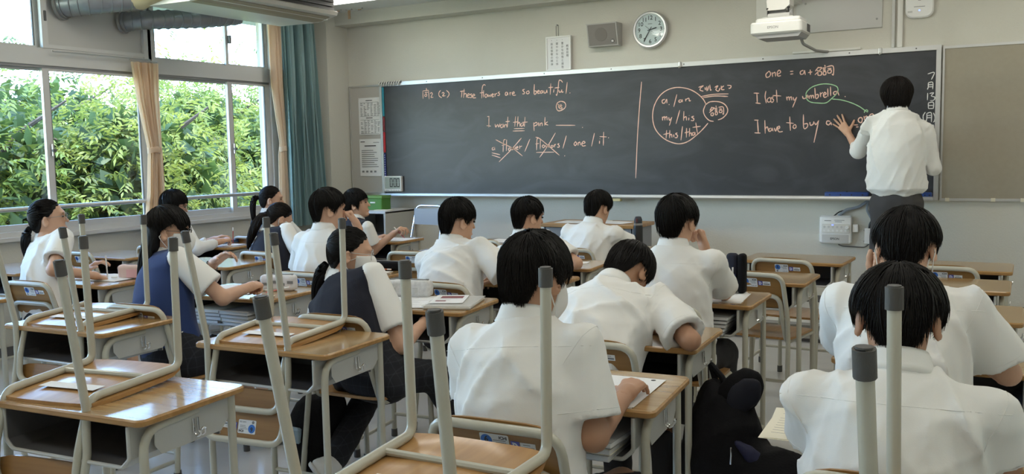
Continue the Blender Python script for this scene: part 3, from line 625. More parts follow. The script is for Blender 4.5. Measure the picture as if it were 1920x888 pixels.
aj = empty('outlet_box', (-1.12, FY, .67)); tag(aj, 'small beige outlet box right of the control box', 'outlet box')
MB().box((-.035, -.04, 0), (.035, 0, .13), OFFW, .004).build('case', aj)
b = MB()
for x in (-.042, .042):
    for z in (.02, .11): b.lathe([(.005, -.006), (.005, 0)], MGREY, (x, 0, z), 'y', 8)
b.build('screws', aj)
def cable(pts, r, m, label, name='cable', sub=None): o = MB().tube(pts, r, m, 8, .08).build(name); tag(o, label, 'cable', 'cables under the board'); return o
GCAB = mat('grey_sleeve', (.22, .25, .29), .6, bump=.3, bscale=150)
cable([(-1.36, FY-.03, .90), (-1.30, FY-.035, .95), (-1.20, FY-.03, .975), (-1.12, FY-.03, 1.035)], .012, GCAB, 'thick grey cable bundle curving from control box to the tray')
cable([(-1.13, FY-.03, 1.035), (-1.14, FY-.03, .95), (-1.08, FY-.03, .84), (-1.03, FY-.03, .74), (-1.0, FY-.03, .62)], .011, GCAB, 'grey cable hanging behind the teacher')
cable([(-1.36, FY-.03, .66), (-1.33, FY-.02, .645), (-1.15, FY-.02, .64), (-1.12, FY-.02, .67)], .005, DGREY, 'thin dark cable looping under the control box')
cable([(-1.12, FY-.03, .80), (-1.115, FY-.03, .84), (-1.09, FY-.03, .87)], .009, BLACK, 'black plug cord above the outlet box')
cable([(-1.40, FY-.03, .895), (-1.36, FY-.03, .93), (-1.29, FY-.03, .955)], .005, BLACK, 'thin black cord at the control box top')

# ================================================================== AIR CONDITIONER AND DUCTS
ac = empty('air_conditioner', (-5.9, 5.8, 2.98)); tag(ac, 'white ceiling-hung air conditioner with black louvres by the windows', 'air conditioner')
prof = [(-6.26, 2.74), (-6.18, 2.705), (-5.72, 2.70), (-5.60, 2.715), (-5.60, 2.98), (-6.26, 2.98)]
MB().prism([(x+5.9, z-2.98) for x, z in prof], -.75, .74, mat('ac_white', (.84, .84, .81), .4), 'y').build('casing', ac, smooth=25)
MB().prism([(x+5.9, z-2.98) for x, z in ((-5.74, 2.699), (-5.66, 2.70), (-5.55, 2.73), (-5.60, 2.75))], -.72, .71, mat('ac_flap', (.40, .335, .24), .5), 'y').build('air_flap', ac, smooth=0)
MB().prism([(x+5.9, z-2.98) for x, z in ((-5.60, 2.725), (-5.50, 2.745), (-5.485, 2.775), (-5.50, 2.785), (-5.60, 2.765))], -.75, .75, mat('ac_lip', (.66, .64, .58), .4), 'y').build('front_lip', ac, smooth=25)
MB().prism([(x+5.9, z-2.98) for x, z in ((-5.60, 2.766), (-5.52, 2.786), (-5.53, 2.975), (-5.60, 2.975))], -.75, .74, BLACK, 'y').build('louvre_box', ac, smooth=0)
for z in (2.82, 2.86, 2.90, 2.94): MB().box((.36, -.73, z-2.98), (.395, .72, z-2.973), DGREY).build('louvre', ac, smooth=0)
for y in (-.55, .5): MB().tube([(-.1, y, .0), (-.1, y, .02)], .01, ALU, 8).build('hanger', ac)
def duct(pts, r, label, wrap=None, wr=None):
    d = empty('air_duct', pts[0]); tag(d, label, 'duct', 'spiral air ducts')
    P = [Vector(q)-Vector(pts[0]) for q in pts]; path = fillet(P, .25, 8)
    MB().tube(path, r, GALV, 24).build('pipe', d)
    n = (path[1]-path[0]).normalized()
    b = MB(); b.tube([path[0], path[0]+n*.02], r+.022, MGREY, 24); b.tube([path[0]+n*.02, path[0]+n*.05], r+.008, GALV, 24); b.build('flange', d)
    acc = 0; k = 0
    for i in range(len(path)-1):
        seg = (path[i+1]-path[i]); L = seg.length; nn = seg.normalized()
        while k*.075+.09 < acc+L:
            q = path[i]+nn*(k*.075+.09-acc); t1 = nn.cross(Vector((0, 0, 1))).normalized(); t2 = nn.cross(t1)
            ring = [q+(t1*math.cos(2*math.pi*j/20)+t2*math.sin(2*math.pi*j/20))*(r+.002)+nn*(.04*math.cos(2*math.pi*j/20)) for j in range(20)]
            MB().tube(ring, .005, GALV, 5, closed=True).build('spiral_seam', d); k += 1
        acc += L
    if wrap: MB().tube([Vector(q)-Vector(pts[0]) for q in wrap], wr, DUCTW, 20).build('insulation_wrap', d)
duct([(-6.79, 4.70, 2.725), (-6.55, 4.80, 2.74), (-6.27, 5.09, 2.79)], .098, 'spiral silver duct with tan wrap leading into the air conditioner', [(-6.30, 5.055, 2.787), (-6.05, 5.03, 2.83), (-5.75, 5.0, 2.88)], [.105, .105, .09])
duct([(-6.79, 5.27, 2.655), (-6.58, 5.36, 2.665), (-6.35, 5.75, 2.70), (-6.27, 6.1, 2.76)], .078, 'thinner spiral silver duct passing behind the air conditioner')
for i, (x, y) in enumerate(((-6.33, 7.56), (-6.22, 7.60), (-6.08, 7.60))):
    h = MB(); h.box((-.04, -.012, -.012), (.04, .012, 0), LGREY, .002)
    if i == 1: h.box((-.012, -.004, -.10), (.018, .004, -.012), mat('tan_tag', (.46, .30, .18), .6))
    else: h.box((-.02, -.004, -.02), (.02, .004, -.012), mat('tan_tag', (.46, .30, .18), .6))
    tag(at(h.build('ceiling_hook', smooth=0), x, y, CZ), ('small metal ceiling bracket beside the window column', 'tan tag hanging from a ceiling bracket by the column', 'small metal ceiling bracket nearer the chalkboard')[i], 'bracket')

# ================================================================== CURTAINS
def curtain(name, label, prof, m, waves, amp, x, tie=None, seed=1, thick=.006):
    """prof: list of (z, y0, y1); gathered cloth with deep folds"""
    rd = random.Random(seed); ph = [rd.uniform(0, 6) for _ in range(4)]
    n = waves*10; v = []; f = []; zs = []
    for k in range(len(prof)-1):
        (za, a0, a1), (zb, b0, b1) = prof[k], prof[k+1]
        for j in range(6): t = j/6; zs.append((za+(zb-za)*t, a0+(b0-a0)*t, a1+(b1-a1)*t))
    zs.append(prof[-1])
    wmax = max(c-b for a, b, c in zs)
    for zi, (z, y0, y1) in enumerate(zs):
        am = amp*(.75+.5*min(1, (y1-y0)/wmax))
        for i in range(n+1):
            t = i/n; w = math.sin(t*waves*2*math.pi+ph[0]+.5*math.sin(z*2+ph[1]))+.45*math.sin(t*waves*3.3*math.pi+ph[2]+z*.8)
            v.append((x+am*w, y0+(y1-y0)*t+.012*math.sin(t*waves*4*math.pi+ph[3]), z))
    N = n+1; M = len(zs); off = N*M
    v += [(a-thick, b, c) for a, b, c in v]
    for k in range(M-1):
        for i in range(n):
            a, b, c, d = k*N+i, k*N+i+1, (k+1)*N+i+1, (k+1)*N+i
            f.append((a, b, c, d)); f.append((off+d, off+c, off+b, off+a))
    for k in range(M-1):
        for i in (0, n): a, d = k*N+i, (k+1)*N+i; f.append((a, d, off+d, off+a))
    for i in range(n):
        f.append((i, off+i, off+i+1, i+1)); k = (M-1)*N; f.append((k+i, k+i+1, off+k+i+1, off+k+i))
    zb = prof[-1][0]; y0 = prof[-1][1]
    root = empty(name, (x, y0, zb)); tag(root, label, 'curtain')
    b = MB(); b.add([(p[0]-x, p[1]-y0, p[2]-zb) for p in v], f, m); b.build('cloth', root, smooth=60)
    if tie:
        z, a, c = tie; ym = (a+c)/2-y0; b = MB()
        ring = [(1.7*amp*math.cos(q), ym+(c-a)/2*1.08*math.sin(q), z-zb+.006*math.cos(q*2)) for q in [2*math.pi*i/20 for i in range(20)]]
        b.loft([[(p[0]*(1+e), p[1], p[2]+h) for p in ring] for e, h in ((0, -.025), (.1, -.02), (.1, .02), (0, .025))], m); b.build('tie_band', root, smooth=50)
    b = MB(); b.tube([(0, prof[0][1]-y0-.02, prof[0][0]-zb+.015), (0, prof[0][2]-y0+.02, prof[0][0]-zb+.015)], .008, ALU, 8); b.build('curtain_rail', root)
    return root
curtain('cream_curtain', 'cream curtain tied back on the post between the two windows', [(2.31, 5.24, 5.48), (2.0, 5.28, 5.47), (1.60, 5.365, 5.475), (1.52, 5.37, 5.48), (1.2, 5.34, 5.485), (.84, 5.28, 5.47)], PEACH, 6, .022, -6.66, (1.56, 5.36, 5.48), 3)
curtain('cream_curtain', 'cream curtain tied back beside the teal curtain', [(2.85, 6.86, 6.99), (2.2, 6.88, 6.99), (1.62, 6.97, 7.03), (1.5, 6.95, 7.03), (.80, 6.93, 7.05)], PEACH, 4, .020, -6.64, (1.56, 6.95, 7.03), 5)
curtain('teal_curtain', 'long teal curtain hanging beside the corner column', [(2.86, 7.00, 7.44), (2.3, 7.01, 7.47), (1.5, 7.01, 7.51), (.76, 7.0, 7.56)], TEAL, 9, .034, -6.60, None, 8)
o = MB().tube([(0, 0, 0), (0, .92, 0)], .007, ALU, 8).build('curtain_rod'); tag(at(o, -6.72, 4.56, 2.345), 'thin curtain rod along the transom under the blank panel', 'curtain rod')
# ================================================================== SCHOOL DESKS AND CHAIRS
DZ = .757; DW, DD = .65, .435
def make_desk():
    o = empty('school_desk')
    t = MB(); t.rbox((0, 0), (DW, DD), DZ-.021, DZ-.0015, .028, EDGEW, .004, 5); t.build('edge_band', o)
    t = MB(); t.rbox((0, 0), (DW-.008, DD-.008), DZ-.0035, DZ, .025, TOPW, .0012, 5); t.build('desktop', o)
    tr = empty('t')
    bpy.data.objects.remove(tr)
    # storage tray, open towards the sitter
    b = MB(); z0, z1 = .605, .7355; w = .262
    prof = [(-w, z1), (-w, z0+.03), (-w+.03, z0), (w-.03, z0), (w, z0+.03), (w, z1)]
    inn = [(x*(1-.006/w), max(z, z0+.006) if z < z1 else z) for x, z in prof]
    lo = [(x, -.20, z) for x, z in prof]; li = [(x, -.20, z) for x, z in inn]
    ro = [(x, .15, z) for x, z in prof]; ri = [(x, .15, z) for x, z in inn]
    n = len(prof)
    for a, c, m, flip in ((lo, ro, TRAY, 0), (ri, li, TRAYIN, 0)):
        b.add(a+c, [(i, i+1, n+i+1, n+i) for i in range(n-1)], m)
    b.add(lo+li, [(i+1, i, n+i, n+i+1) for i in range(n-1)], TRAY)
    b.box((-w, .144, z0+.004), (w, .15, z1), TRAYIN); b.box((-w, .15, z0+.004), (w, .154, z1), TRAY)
    b.build('storage_tray', o, smooth=0)
    rim = MB(); rim.tube([(-w+.002, -.203, z1-.004), (-w+.002, -.203, z0+.032), (-w+.032, -.203, z0+.004), (w-.032, -.203, z0+.004), (w-.002, -.203, z0+.032), (w-.002, -.203, z1-.004)], .0062, TRAY, 8, .02); rim.build('tray_rim', o)
    for s in (-1, 1):
        x = s*.288
        g = MB(); g.tube([(x, -.178, .0), (x, -.178, .715), (x, .03, .722)], .0135, TUBE, 12, .075); lg = g.build('leg', o)
        MB().lathe([(.0155, 0), (.0165, .004), (.016, .038), (.0138, .04)], CAP, (x, -.178, 0), 'z', 12).build('foot_cap', lg)
        g = MB(); g.tube([(x, .178, 0), (x, .178, .733)], .0135, TUBE, 12); lg = g.build('leg', o)
        MB().lathe([(.0155, 0), (.0165, .004), (.016, .038), (.0138, .04)], CAP, (x, .178, 0), 'z', 12).build('foot_cap', lg)
        MB().tube([(x, -.17, .085), (x, .17, .085)], .010, TUBE, 8).build('foot_bar', o)
        MB().prism([(-.135, .732), (-.135, .66), (-.11, .628), (.13, .628), (.165, .66), (.165, .732)], x-.0025 if s > 0 else x-.0, x+.0 if s > 0 else x+.0025, TRAY, 'x').build('side_plate', o, smooth=0)
        h = MB()
        for yy in (.012, .030): h.tube([(x+s*.004, yy, .70), (x+s*.006, yy, .655), (x+s*.018, yy, .645), (x+s*.032, yy+.0, .655), (x+s*.034, yy, .668)], .0032, CHROME, 7, .01)
        h.tube([(x+s*.034, .012, .668), (x+s*.034, .021, .674), (x+s*.034, .030, .668)], .0032, CHROME, 7, .006)
        h.build('bag_hook', o)
    MB().tube([(-.288, .178, .12), (.288, .178, .12)], .0095, TUBE, 8).build('cross_bar', o)
    return o

LBLUE = mat('label_blue', (.035, .16, .55), .5); LVIO = mat('label_violet', (.10, .11, .42), .5)
def make_chair():
    o = empty('school_chair')
    r = .0127
    for s in (-1, 1):
        b = MB(); b.tube([(s*.19, .192, 0), (s*.185, .180, .36)], r, TUBE, 12); lg = b.build('leg', o)
        b = MB(); b.tube([(s*.19, .192, 0), (s*.1895, .1905, .042)], .0162, CAP, 12); b.tube([(s*.19, .192, -.003), (s*.19, .192, .0)], .0125, CAP, 12); b.build('foot_cap', lg)
        b = MB(); b.tube([(s*.205, -.280, 0), (s*.19, -.222, .44)], r, TUBE, 12); lg = b.build('leg', o)
        b = MB(); b.tube([(s*.205, -.280, 0), (s*.2037, -.2745, .042)], .0162, CAP, 12); b.tube([(s*.205, -.280, -.003), (s*.205, -.280, 0)], .0125, CAP, 12); b.build('foot_cap', lg)
    b = MB(); b.tube([(-.19, -.222, .44), (-.188, -.232, .58), (-.180, -.292, .80), (.180, -.292, .80), (.188, -.232, .58), (.19, -.222, .44)], r, TUBE, 12, .06); b.build('back_frame', o)
    b = MB(); b.tube([(-.185, .180, .36), (-.1845, .178, .4255), (-.166, -.185, .4255), (-.162, -.238, .57), (-.157, -.262, .685), (.157, -.262, .685), (.162, -.238, .57), (.166, -.185, .4255), (.1845, .178, .4255), (.185, .180, .36)], r, TUBE, 12, .055)
    b.build('seat_frame', o)
    MB().tube([(-.175, .05, .4255), (.175, .05, .4255)], .009, TUBE, 8).build('cross_bar', o)
    # moulded seat: slightly dished plywood
    b = MB(); nx, ny = 8, 8; top = []; bot = []
    def rr(u, v):   # squircle mapping for rounded corners
        k = .93
        return u*.197*math.sqrt(1-.16*v*v*v*v), v*.205*math.sqrt(1-.16*u*u*u*u)
    for j in range(ny+1):
        for i in range(nx+1):
            u, v = 2*i/nx-1, 2*j/ny-1; x, y = rr(u, v)
            z = .452-.010*max(0, 1-u*u)*max(0, 1-v*v)-.012*max(0, (v-.5))**2*4
            top.append((x, y, z)); bot.append((x, y, z-.0125))
    N = (nx+1)*(ny+1); q = lambda i, j: j*(nx+1)+i; f = []
    for j in range(ny):
        for i in range(nx): f.append((q(i, j), q(i+1, j), q(i+1, j+1), q(i, j+1))); f.append((N+q(i, j), N+q(i, j+1), N+q(i+1, j+1), N+q(i+1, j)))
    for i in range(nx): f.append((q(i, 0), N+q(i, 0), N+q(i+1, 0), q(i+1, 0))); f.append((q(i, ny), q(i+1, ny), N+q(i+1, ny), N+q(i, ny)))
    for j in range(ny): f.append((q(0, j), q(0, j+1), N+q(0, j+1), N+q(0, j))); f.append((q(nx, j), N+q(nx, j), N+q(nx, j+1), q(nx, j+1)))
    b.add(top+bot, f, SEATW); st = b.build('seat', o, smooth=40)
    MB().box((-.11, -.115, .4268), (.11, -.065, .4272), PAPER).build('paper_strip', st, smooth=0)
    # plywood back: leans with the frame
    def bk(z): return -.222-.07*((z-.58)/.22) if z > .58 else -.222
    b = MB(); nx, nz = 10, 8; fr_, re_ = [], []; w, zl, zh = .178, .615, .817
    for j in range(nz+1):
        for i in range(nx+1):
            u, v = 2*i/nx-1, 2*j/nz-1; kx = 1-(.17*max(0, v)**5+.05*max(0, -v)**6); x = u*w*kx; z = (zl+zh)/2+v*(zh-zl)/2*(1-.10*abs(u)**6)
            y = bk(z)+.0165-.10*x*x; fr_.append((x, y+.004, z)); re_.append((x, y-.004, z))
    N = (nx+1)*(nz+1); q = lambda i, j: j*(nx+1)+i; f = []
    for j in range(nz):
        for i in range(nx): f.append((q(i, j), q(i, j+1), q(i+1, j+1), q(i+1, j))); f.append((N+q(i, j), N+q(i+1, j), N+q(i+1, j+1), N+q(i, j+1)))
    for i in range(nx): f.append((q(i, 0), q(i+1, 0), N+q(i+1, 0), N+q(i, 0))); f.append((q(i, nz), N+q(i, nz), N+q(i+1, nz), q(i+1, nz)))
    for j in range(nz): f.append((q(0, j), N+q(0, j), N+q(0, j+1), q(0, j+1))); f.append((q(nx, j), q(nx, j+1), N+q(nx, j+1), N+q(nx, j)))
    b.add(fr_+re_, f, BACKW); pb = b.build('backrest', o, smooth=40)
    # stickers on the rear face
    def rear(x, z): return Matrix(((1, 0, 0, x), (0, -.30, -.95, bk(z)+.0118-.1*x*x), (0, .95, -.30, z), (0, 0, 0, 1)))
    lb = MB(); M = rear(-.008, .752); s0 = len(lb.v)
    lb.rbox((0, 0), (.082, .052), 0, .0004, .004, PAPER, 0, 2)
    lb.lathe([(.0165, .0005), (.0165, .0006), (0, .0006)], LBLUE, (-.023, .006, 0), 'z', 20); lb.lathe([(.006, .0005), (.006, .0006), (0, .0006)], INKG, (-.027, -.018, 0), 'z', 12)
    for x, y, l in ((.014, .008, .036), (.018, .002, .03), (.02, -.004, .026)): lb.box((x-l/2, y-.001, .0005), (x+l/2, y+.001, .0006), INKG)
    lb.xf(M, s0)
    text_mesh('6', .024, INK, mb=lb, M=M @ Matrix.Translation((-.023, .008, .0009)), bold=.0006); text_mesh('ICHI', .012, INK, mb=lb, M=M @ Matrix.Translation((.025, .016, .0008)), bold=.0005)
    text_mesh('AHIFS 20B', .007, INK, mb=lb, M=M @ Matrix.Translation((.02, -.018, .0008)))
    lb.build('size_sticker', pb, smooth=0)
    lb = MB(); M = rear(.072, .752); s0 = len(lb.v); lb.box((-.034, -.013, 0), (-.010, .012, .0004), LVIO); lb.box((-.008, -.012, 0), (.034, .011, .0004), PAPER)
    lb.box((-.004, -.008, .0005), (.030, -.001, .0006), INKG); lb.box((0, .004, .0005), (.02, .006, .0006), INKG)
    for i in range(8):
        a0, a1 = R(-90+22.5*i), R(-67.5+22.5*i); lb.quad((-.025+.010*math.cos(a0), -.001+.009*math.sin(a0), .0006), (-.025+.010*math.cos(a1), -.001+.009*math.sin(a1), .0006), (-.025+.006*math.cos(a1), -.001+.005*math.sin(a1), .0006), (-.025+.006*math.cos(a0), -.001+.005*math.sin(a0), .0006), PAPER)
    lb.box((-.029, -.010, .0005), (-.025, .004, .0006), PAPER); lb.box((-.030, .005, .0005), (-.025, .008, .0006), PAPER)
    lb.xf(M, s0); lb.build('maker_sticker', pb, smooth=0)
    return o

desk0 = make_desk(); chair0 = make_chair(); _first = {'d': True, 'c': True}
def place(kind, x, y, rot, label, group, z=0., flip=False):
    proto = desk0 if kind == 'd' else chair0
    o = proto if _first[kind] else copy_tree(proto); _first[kind] = False
    o.location = (x, y, z); o.rotation_euler = (R(-2.2) if flip else 0, math.pi if flip else 0, R(rot))
    tag(o, label, 'desk' if kind == 'd' else 'chair', group); return o
DESKS = [  # centre x, near edge y, turn, what singles it out
 (-6.03, 3.50, 2, 'wooden school desk by the window behind the ponytail girl with glasses'),
 (-6.09, 4.38, 2, 'empty wooden school desk at the window, beyond the ponytail girl in the white shirt'),
 (-5.93, 5.20, 3, 'wooden school desk under the blue folder by the window'),
 (-5.93, 6.10, 2, 'frontmost wooden school desk in the window column'),
 (-5.03, 2.42, 2, 'wooden school desk cut off at the left picture edge'),
 (-4.95, 3.33, 4, 'wooden school desk under the pink pencil case of the ponytail girl'),
 (-4.93, 4.25, 3, 'empty wooden school desk beyond the raised hand of the girl in the blue vest'),
 (-4.93, 5.13, 2, 'wooden school desk of the girl bowing her head in the navy vest'),
 (-4.86, 6.03, 2, 'wooden school desk where the girl beside the green box holds a pen'),
 (-3.68, 2.39, 3, 'wooden school desk carrying an upturned chair right behind the girl in the blue vest'),
 (-3.67, 3.33, 4, 'wooden school desk under the white pencil pouch of the girl in the blue vest'),
 (-3.65, 4.17, 2, 'wooden school desk under the black pencil case'),
 (-3.66, 5.27, 1, 'empty wooden school desk left of the short-haired boy in the middle'),
 (-3.64, 6.20, 1, 'wooden school desk with papers below the chalkboard centre'),
 (-2.46, 1.60, 4.5, 'large foreground wooden school desk at the lower left carrying an upturned chair'),
 (-2.54, 2.47, 3, 'wooden school desk carrying an upturned chair behind the masked girl'),
 (-2.57, 3.40, 6, 'wooden school desk with papers and a pencil case in front of the masked girl'),
 (-2.55, 4.29, 2, 'wooden school desk the boy with the bare elbow leans on'),
 (-2.66, 5.02, 5, 'wooden school desk with one small sheet behind the front-row boy'),
 (-2.62, 5.98, 2, 'wooden school desk holding the black bottle'),
 (-1.01, 1.33, 3, 'nearest wooden school desk at the bottom centre carrying an upturned chair'),
 (-1.22, 2.29, 5, 'wooden school desk with a stack of loose sheets beside the boy in the middle foreground'),
 (-1.36, 3.11, 3, 'wooden school desk the boy slumps over'),
 (-1.41, 4.10, 1, 'wooden school desk under the upright dark pencil case'),
 (-1.33, 4.89, 0, 'empty wooden school desk with its chair pushed in, second row on the right'),
 (-1.29, 5.82, -2, 'empty wooden school desk in the front row below the control box'),
 (-.02, 1.30, 1, 'wooden school desk at the bottom right edge carrying an upturned chair'),
 (-.17, 2.24, 2, 'wooden school desk of the boy in the right foreground'),
 (-.25, 3.20, 1, 'wooden school desk of the boy wearing a mask'),
 (-.32, 4.12, 0, 'wooden school desk at the right edge, nearest of the three empty ones'),
 (-.38, 4.97, 0, 'wooden school desk at the right edge, middle of the three empty ones'),
 (-.38, 5.75, 0, 'wooden school desk in the front row at the right edge')]
for x, yn, rot, lb in DESKS: place('d', x, yn+DD/2, rot, lb, 'school desks')
CHAIRS = [  # hoop x, hoop y, turn
 (-4.87, 3.05, 4, 'school chair of the ponytail girl with glasses'),
 (-3.57, 2.74, 3, 'school chair of the girl in the blue vest'),
 (-4.75, 4.69, -4, 'school chair of the girl bowing her head in the navy vest'),
 (-6.10, 4.22, 0, 'empty school chair pushed under the window desk'),
 (-5.05, 4.08, 2, 'empty school chair behind the wrist with hair bands'),
 (-3.66, 3.93, 0, 'school chair of the boy with his hand at his mouth'),
 (-2.53, 2.90, 3, 'school chair of the masked girl with glasses'),
 (-2.64, 3.87, -4, 'school chair of the boy with the bare elbow'),
 (-3.70, 5.08, 4, 'empty school chair beyond the black pencil case'),
 (-3.67, 5.97, -6, 'empty school chair in front of the papers below the board'),
 (-2.62, 4.68, 0, 'school chair of the short-haired boy in the middle'),
 (-2.74, 5.62, -2, 'school chair of the boy beside the black bottle'),
 (-1.35, 2.88, 2, 'school chair of the boy slumping over his desk'),
 (-1.38, 3.70, 0, 'school chair of the boy with his hand at his chin'),
 (-1.29, 4.86, -8, 'empty school chair pushed in at the second desk on the right'),
 (-1.27, 5.50, -8, 'empty school chair at the front-row desk below the control box'),
 (-1.14, 1.89, 3, 'school chair with clear stickers of the boy in the middle foreground'),
 (-.40, 5.46, -2, 'empty school chair at the front-row desk on the right edge'),
 (-.30, 2.78, 0, 'school chair of the boy wearing a mask'),
 (-.22, 1.90, 0, 'school chair of the boy in the right foreground'),
 (-5.88, 4.72, 2, 'school chair of the girl writing by the window'),
 (-5.75, 5.60, 2, 'school chair of the frontmost ponytail girl'),
 (-4.80, 5.62, -6, 'school chair of the girl beside the green box')]
for x, y, rot, lb in CHAIRS:
    a = R(rot); place('c', x-.292*math.sin(a), y+.292*math.cos(a), rot, lb, 'school chairs on the floor')
for x, y, rot, lb in ((-2.580, 1.805, 9, 'upturned school chair on the large foreground desk at the lower left'), (-3.728, 2.604, 8, 'upturned school chair on the desk behind the girl in the blue vest'),
                      (-2.612, 2.684, 7, 'upturned school chair on the desk behind the masked girl'), (-1.112, 1.583, 1, 'upturned school chair on the bottom centre desk, legs crossing the boy'),
                      (-.002, 1.588, 4, 'upturned school chair at the bottom right, two legs in front of the boy')):
    place('c', x, y, rot, lb, 'upturned chairs on desks', DZ+.4575, True)
# ================================================================== PEOPLE (implicit surfaces, polygonised into one mesh per piece)
def A3(*v): return np.array(v, float)
def unit(v): return v/(np.linalg.norm(v)+1e-12)
def smin(a, b, k):
    h = np.clip(.5+.5*(b-a)/k, 0, 1); return b+(a-b)*h-k*h*(1-h)
def cone(P, a, b, r1, r2):
    a = np.asarray(a, float); ba = np.asarray(b, float)-a; t = np.clip(((P-a)@ba)/max(ba@ba, 1e-12), 0, 1)
    return np.linalg.norm(P-a-t[:, None]*ba, axis=1)-(r1+(r2-r1)*t)
def ellip(P, c, r, M=None):
    q = P-np.asarray(c, float); q = q@M if M is not None else q; r = np.asarray(r, float)
    k0 = np.linalg.norm(q/r, axis=1); k1 = np.linalg.norm(q/(r*r), axis=1)+1e-9; return k0*(k0-1)/k1
def snet(fn, lo, hi, h, slack=.008):
    """naive surface nets"""
    lo = np.asarray(lo, float)-2*h; n = np.ceil((np.asarray(hi, float)+2*h-lo)/h).astype(int)+1
    g = [lo[i]+h*np.arange(n[i]) for i in range(3)]
    P = np.stack(np.meshgrid(*g, indexing='ij'), -1).reshape(-1, 3)
    V = np.empty(n); c = 4; nc = (n-1)//c+2                     # coarse pass first, fine only near the surface
    gc = [lo[i]+h*c*np.arange(nc[i]) for i in range(3)]; VC = fn(np.stack(np.meshgrid(*gc, indexing='ij'), -1).reshape(-1, 3)).reshape(nc)
    near_ = np.abs(VC) < c*h*1.05+slack; blk = np.zeros(nc-1, bool); sgn = VC[:-1, :-1, :-1]
    for i in (0, 1):
        for j in (0, 1):
            for k in (0, 1):
                q = (slice(i, nc[0]-1+i), slice(j, nc[1]-1+j), slice(k, nc[2]-1+k)); blk |= near_[q] | ((VC[q] < 0) != (sgn < 0))
    up = lambda B: B.repeat(c, 0).repeat(c, 1).repeat(c, 2)[:n[0], :n[1], :n[2]]
    V = up(sgn).copy(); mk = up(blk).ravel(); V = V.ravel(); V[mk] = fn(P[mk]); V = V.reshape(n); S = V < 0
    m = n-1; cnt = np.zeros(m, np.int8); C = [(i, j, k) for i in (0, 1) for j in (0, 1) for k in (0, 1)]
    sl = lambda A, c: A[c[0]:c[0]+m[0], c[1]:c[1]+m[1], c[2]:c[2]+m[2]]
    for c in C: cnt += sl(S, c)
    act = (cnt > 0) & (cnt < 8); I = np.argwhere(act); idx = -np.ones(m, int); idx[act] = np.arange(len(I))
    pos = np.zeros((len(I), 3)); w = np.zeros(len(I))
    for c in C:
        for ax in range(3):
            if c[ax]: continue
            d = list(c); d[ax] = 1
            va = V[I[:, 0]+c[0], I[:, 1]+c[1], I[:, 2]+c[2]]; vb = V[I[:, 0]+d[0], I[:, 1]+d[1], I[:, 2]+d[2]]
            x = (va < 0) != (vb < 0); t = np.where(x, va/np.where(va-vb == 0, 1, va-vb), 0)
            q = np.tile(np.array(c, float), (len(I), 1)); q[:, ax] = t; pos[x] += q[x]; w += x
    pos = lo+h*(I+pos/np.maximum(w, 1)[:, None]); F = []
    for ax in range(3):
        a, b = [(1, 2), (2, 0), (0, 1)][ax]
        s0 = [slice(None)]*3; s1 = [slice(None)]*3; s0[ax] = slice(0, -1); s1[ax] = slice(1, None)
        E = np.argwhere(S[tuple(s0)] != S[tuple(s1)])
        E = E[(E[:, a] > 0) & (E[:, b] > 0) & (E[:, a] < m[a]) & (E[:, b] < m[b])]
        inn = S[E[:, 0], E[:, 1], E[:, 2]]
        def cell(da, db):
            e = E.copy(); e[:, a] -= da; e[:, b] -= db; return idx[e[:, 0], e[:, 1], e[:, 2]]
        q = np.stack([cell(1, 1), cell(0, 1), cell(0, 0), cell(1, 0)], 1); q[~inn] = q[~inn][:, ::-1]; F.append(q)
    F = np.concatenate(F) if F else np.zeros((0, 4), int); F = F[(F >= 0).all(1)]
    return pos, F
class NM:
    """numpy mesh collector"""
    def __init__(s): s.v = []; s.f = []; s.n = 0
    def add(s, v, f):
        if len(v) == 0: return s
        s.v.append(np.asarray(v)); s.f.append(np.asarray(f)+s.n); s.n += len(v); return s
    def build(s, name, material, parent, org, smooth=True):
        v = np.concatenate(s.v)-np.asarray(org); f = np.concatenate(s.f).astype(np.int32); k = f.shape[1]
        me = bpy.data.meshes.new(name); me.vertices.add(len(v)); me.vertices.foreach_set('co', v.astype(np.float32).ravel())
        me.loops.add(f.size); me.loops.foreach_set('vertex_index', f.ravel()); me.polygons.add(len(f))
        me.polygons.foreach_set('loop_start', np.arange(0, f.size, k, dtype=np.int32))
        me.update(calc_edges=True); me.validate(); me.polygons.foreach_set('use_smooth', [smooth]*len(me.polygons)); me.materials.append(material)
        o = bpy.data.objects.new(name, me); COL.objects.link(o)
        if parent is not None: o.parent = parent
        return o
def folds(P, seed, amp, wl=.11):
    """cloth creases: long warped ridges that run mostly downwards, broken up by soft patches"""
    r = np.random.default_rng(seed); out = np.zeros(len(P)); ws = 0
    warp = .30*np.sin(P@r.normal(0, 5, 3)+r.uniform(0, 6))+.16*np.sin(P@r.normal(0, 11, 3)+r.uniform(0, 6))
    for i in range(6):
        d = r.normal(0, 1, 3); d[2] *= .8 if i % 2 else .35; d = unit(d); k = 2*math.pi/(wl*(.8+1.0*r.random()))
        s = np.sin(.5*(P@d)*k+warp*2.6+r.uniform(0, 6)); m = np.clip(.35+.75*np.sin(P@r.normal(0, 6, 3)+r.uniform(0, 6)), 0, 1); w = .6+r.random()
        out += w*m*((1-np.abs(s))**2.2-.28); ws += w
    return amp*out/ws*3.0
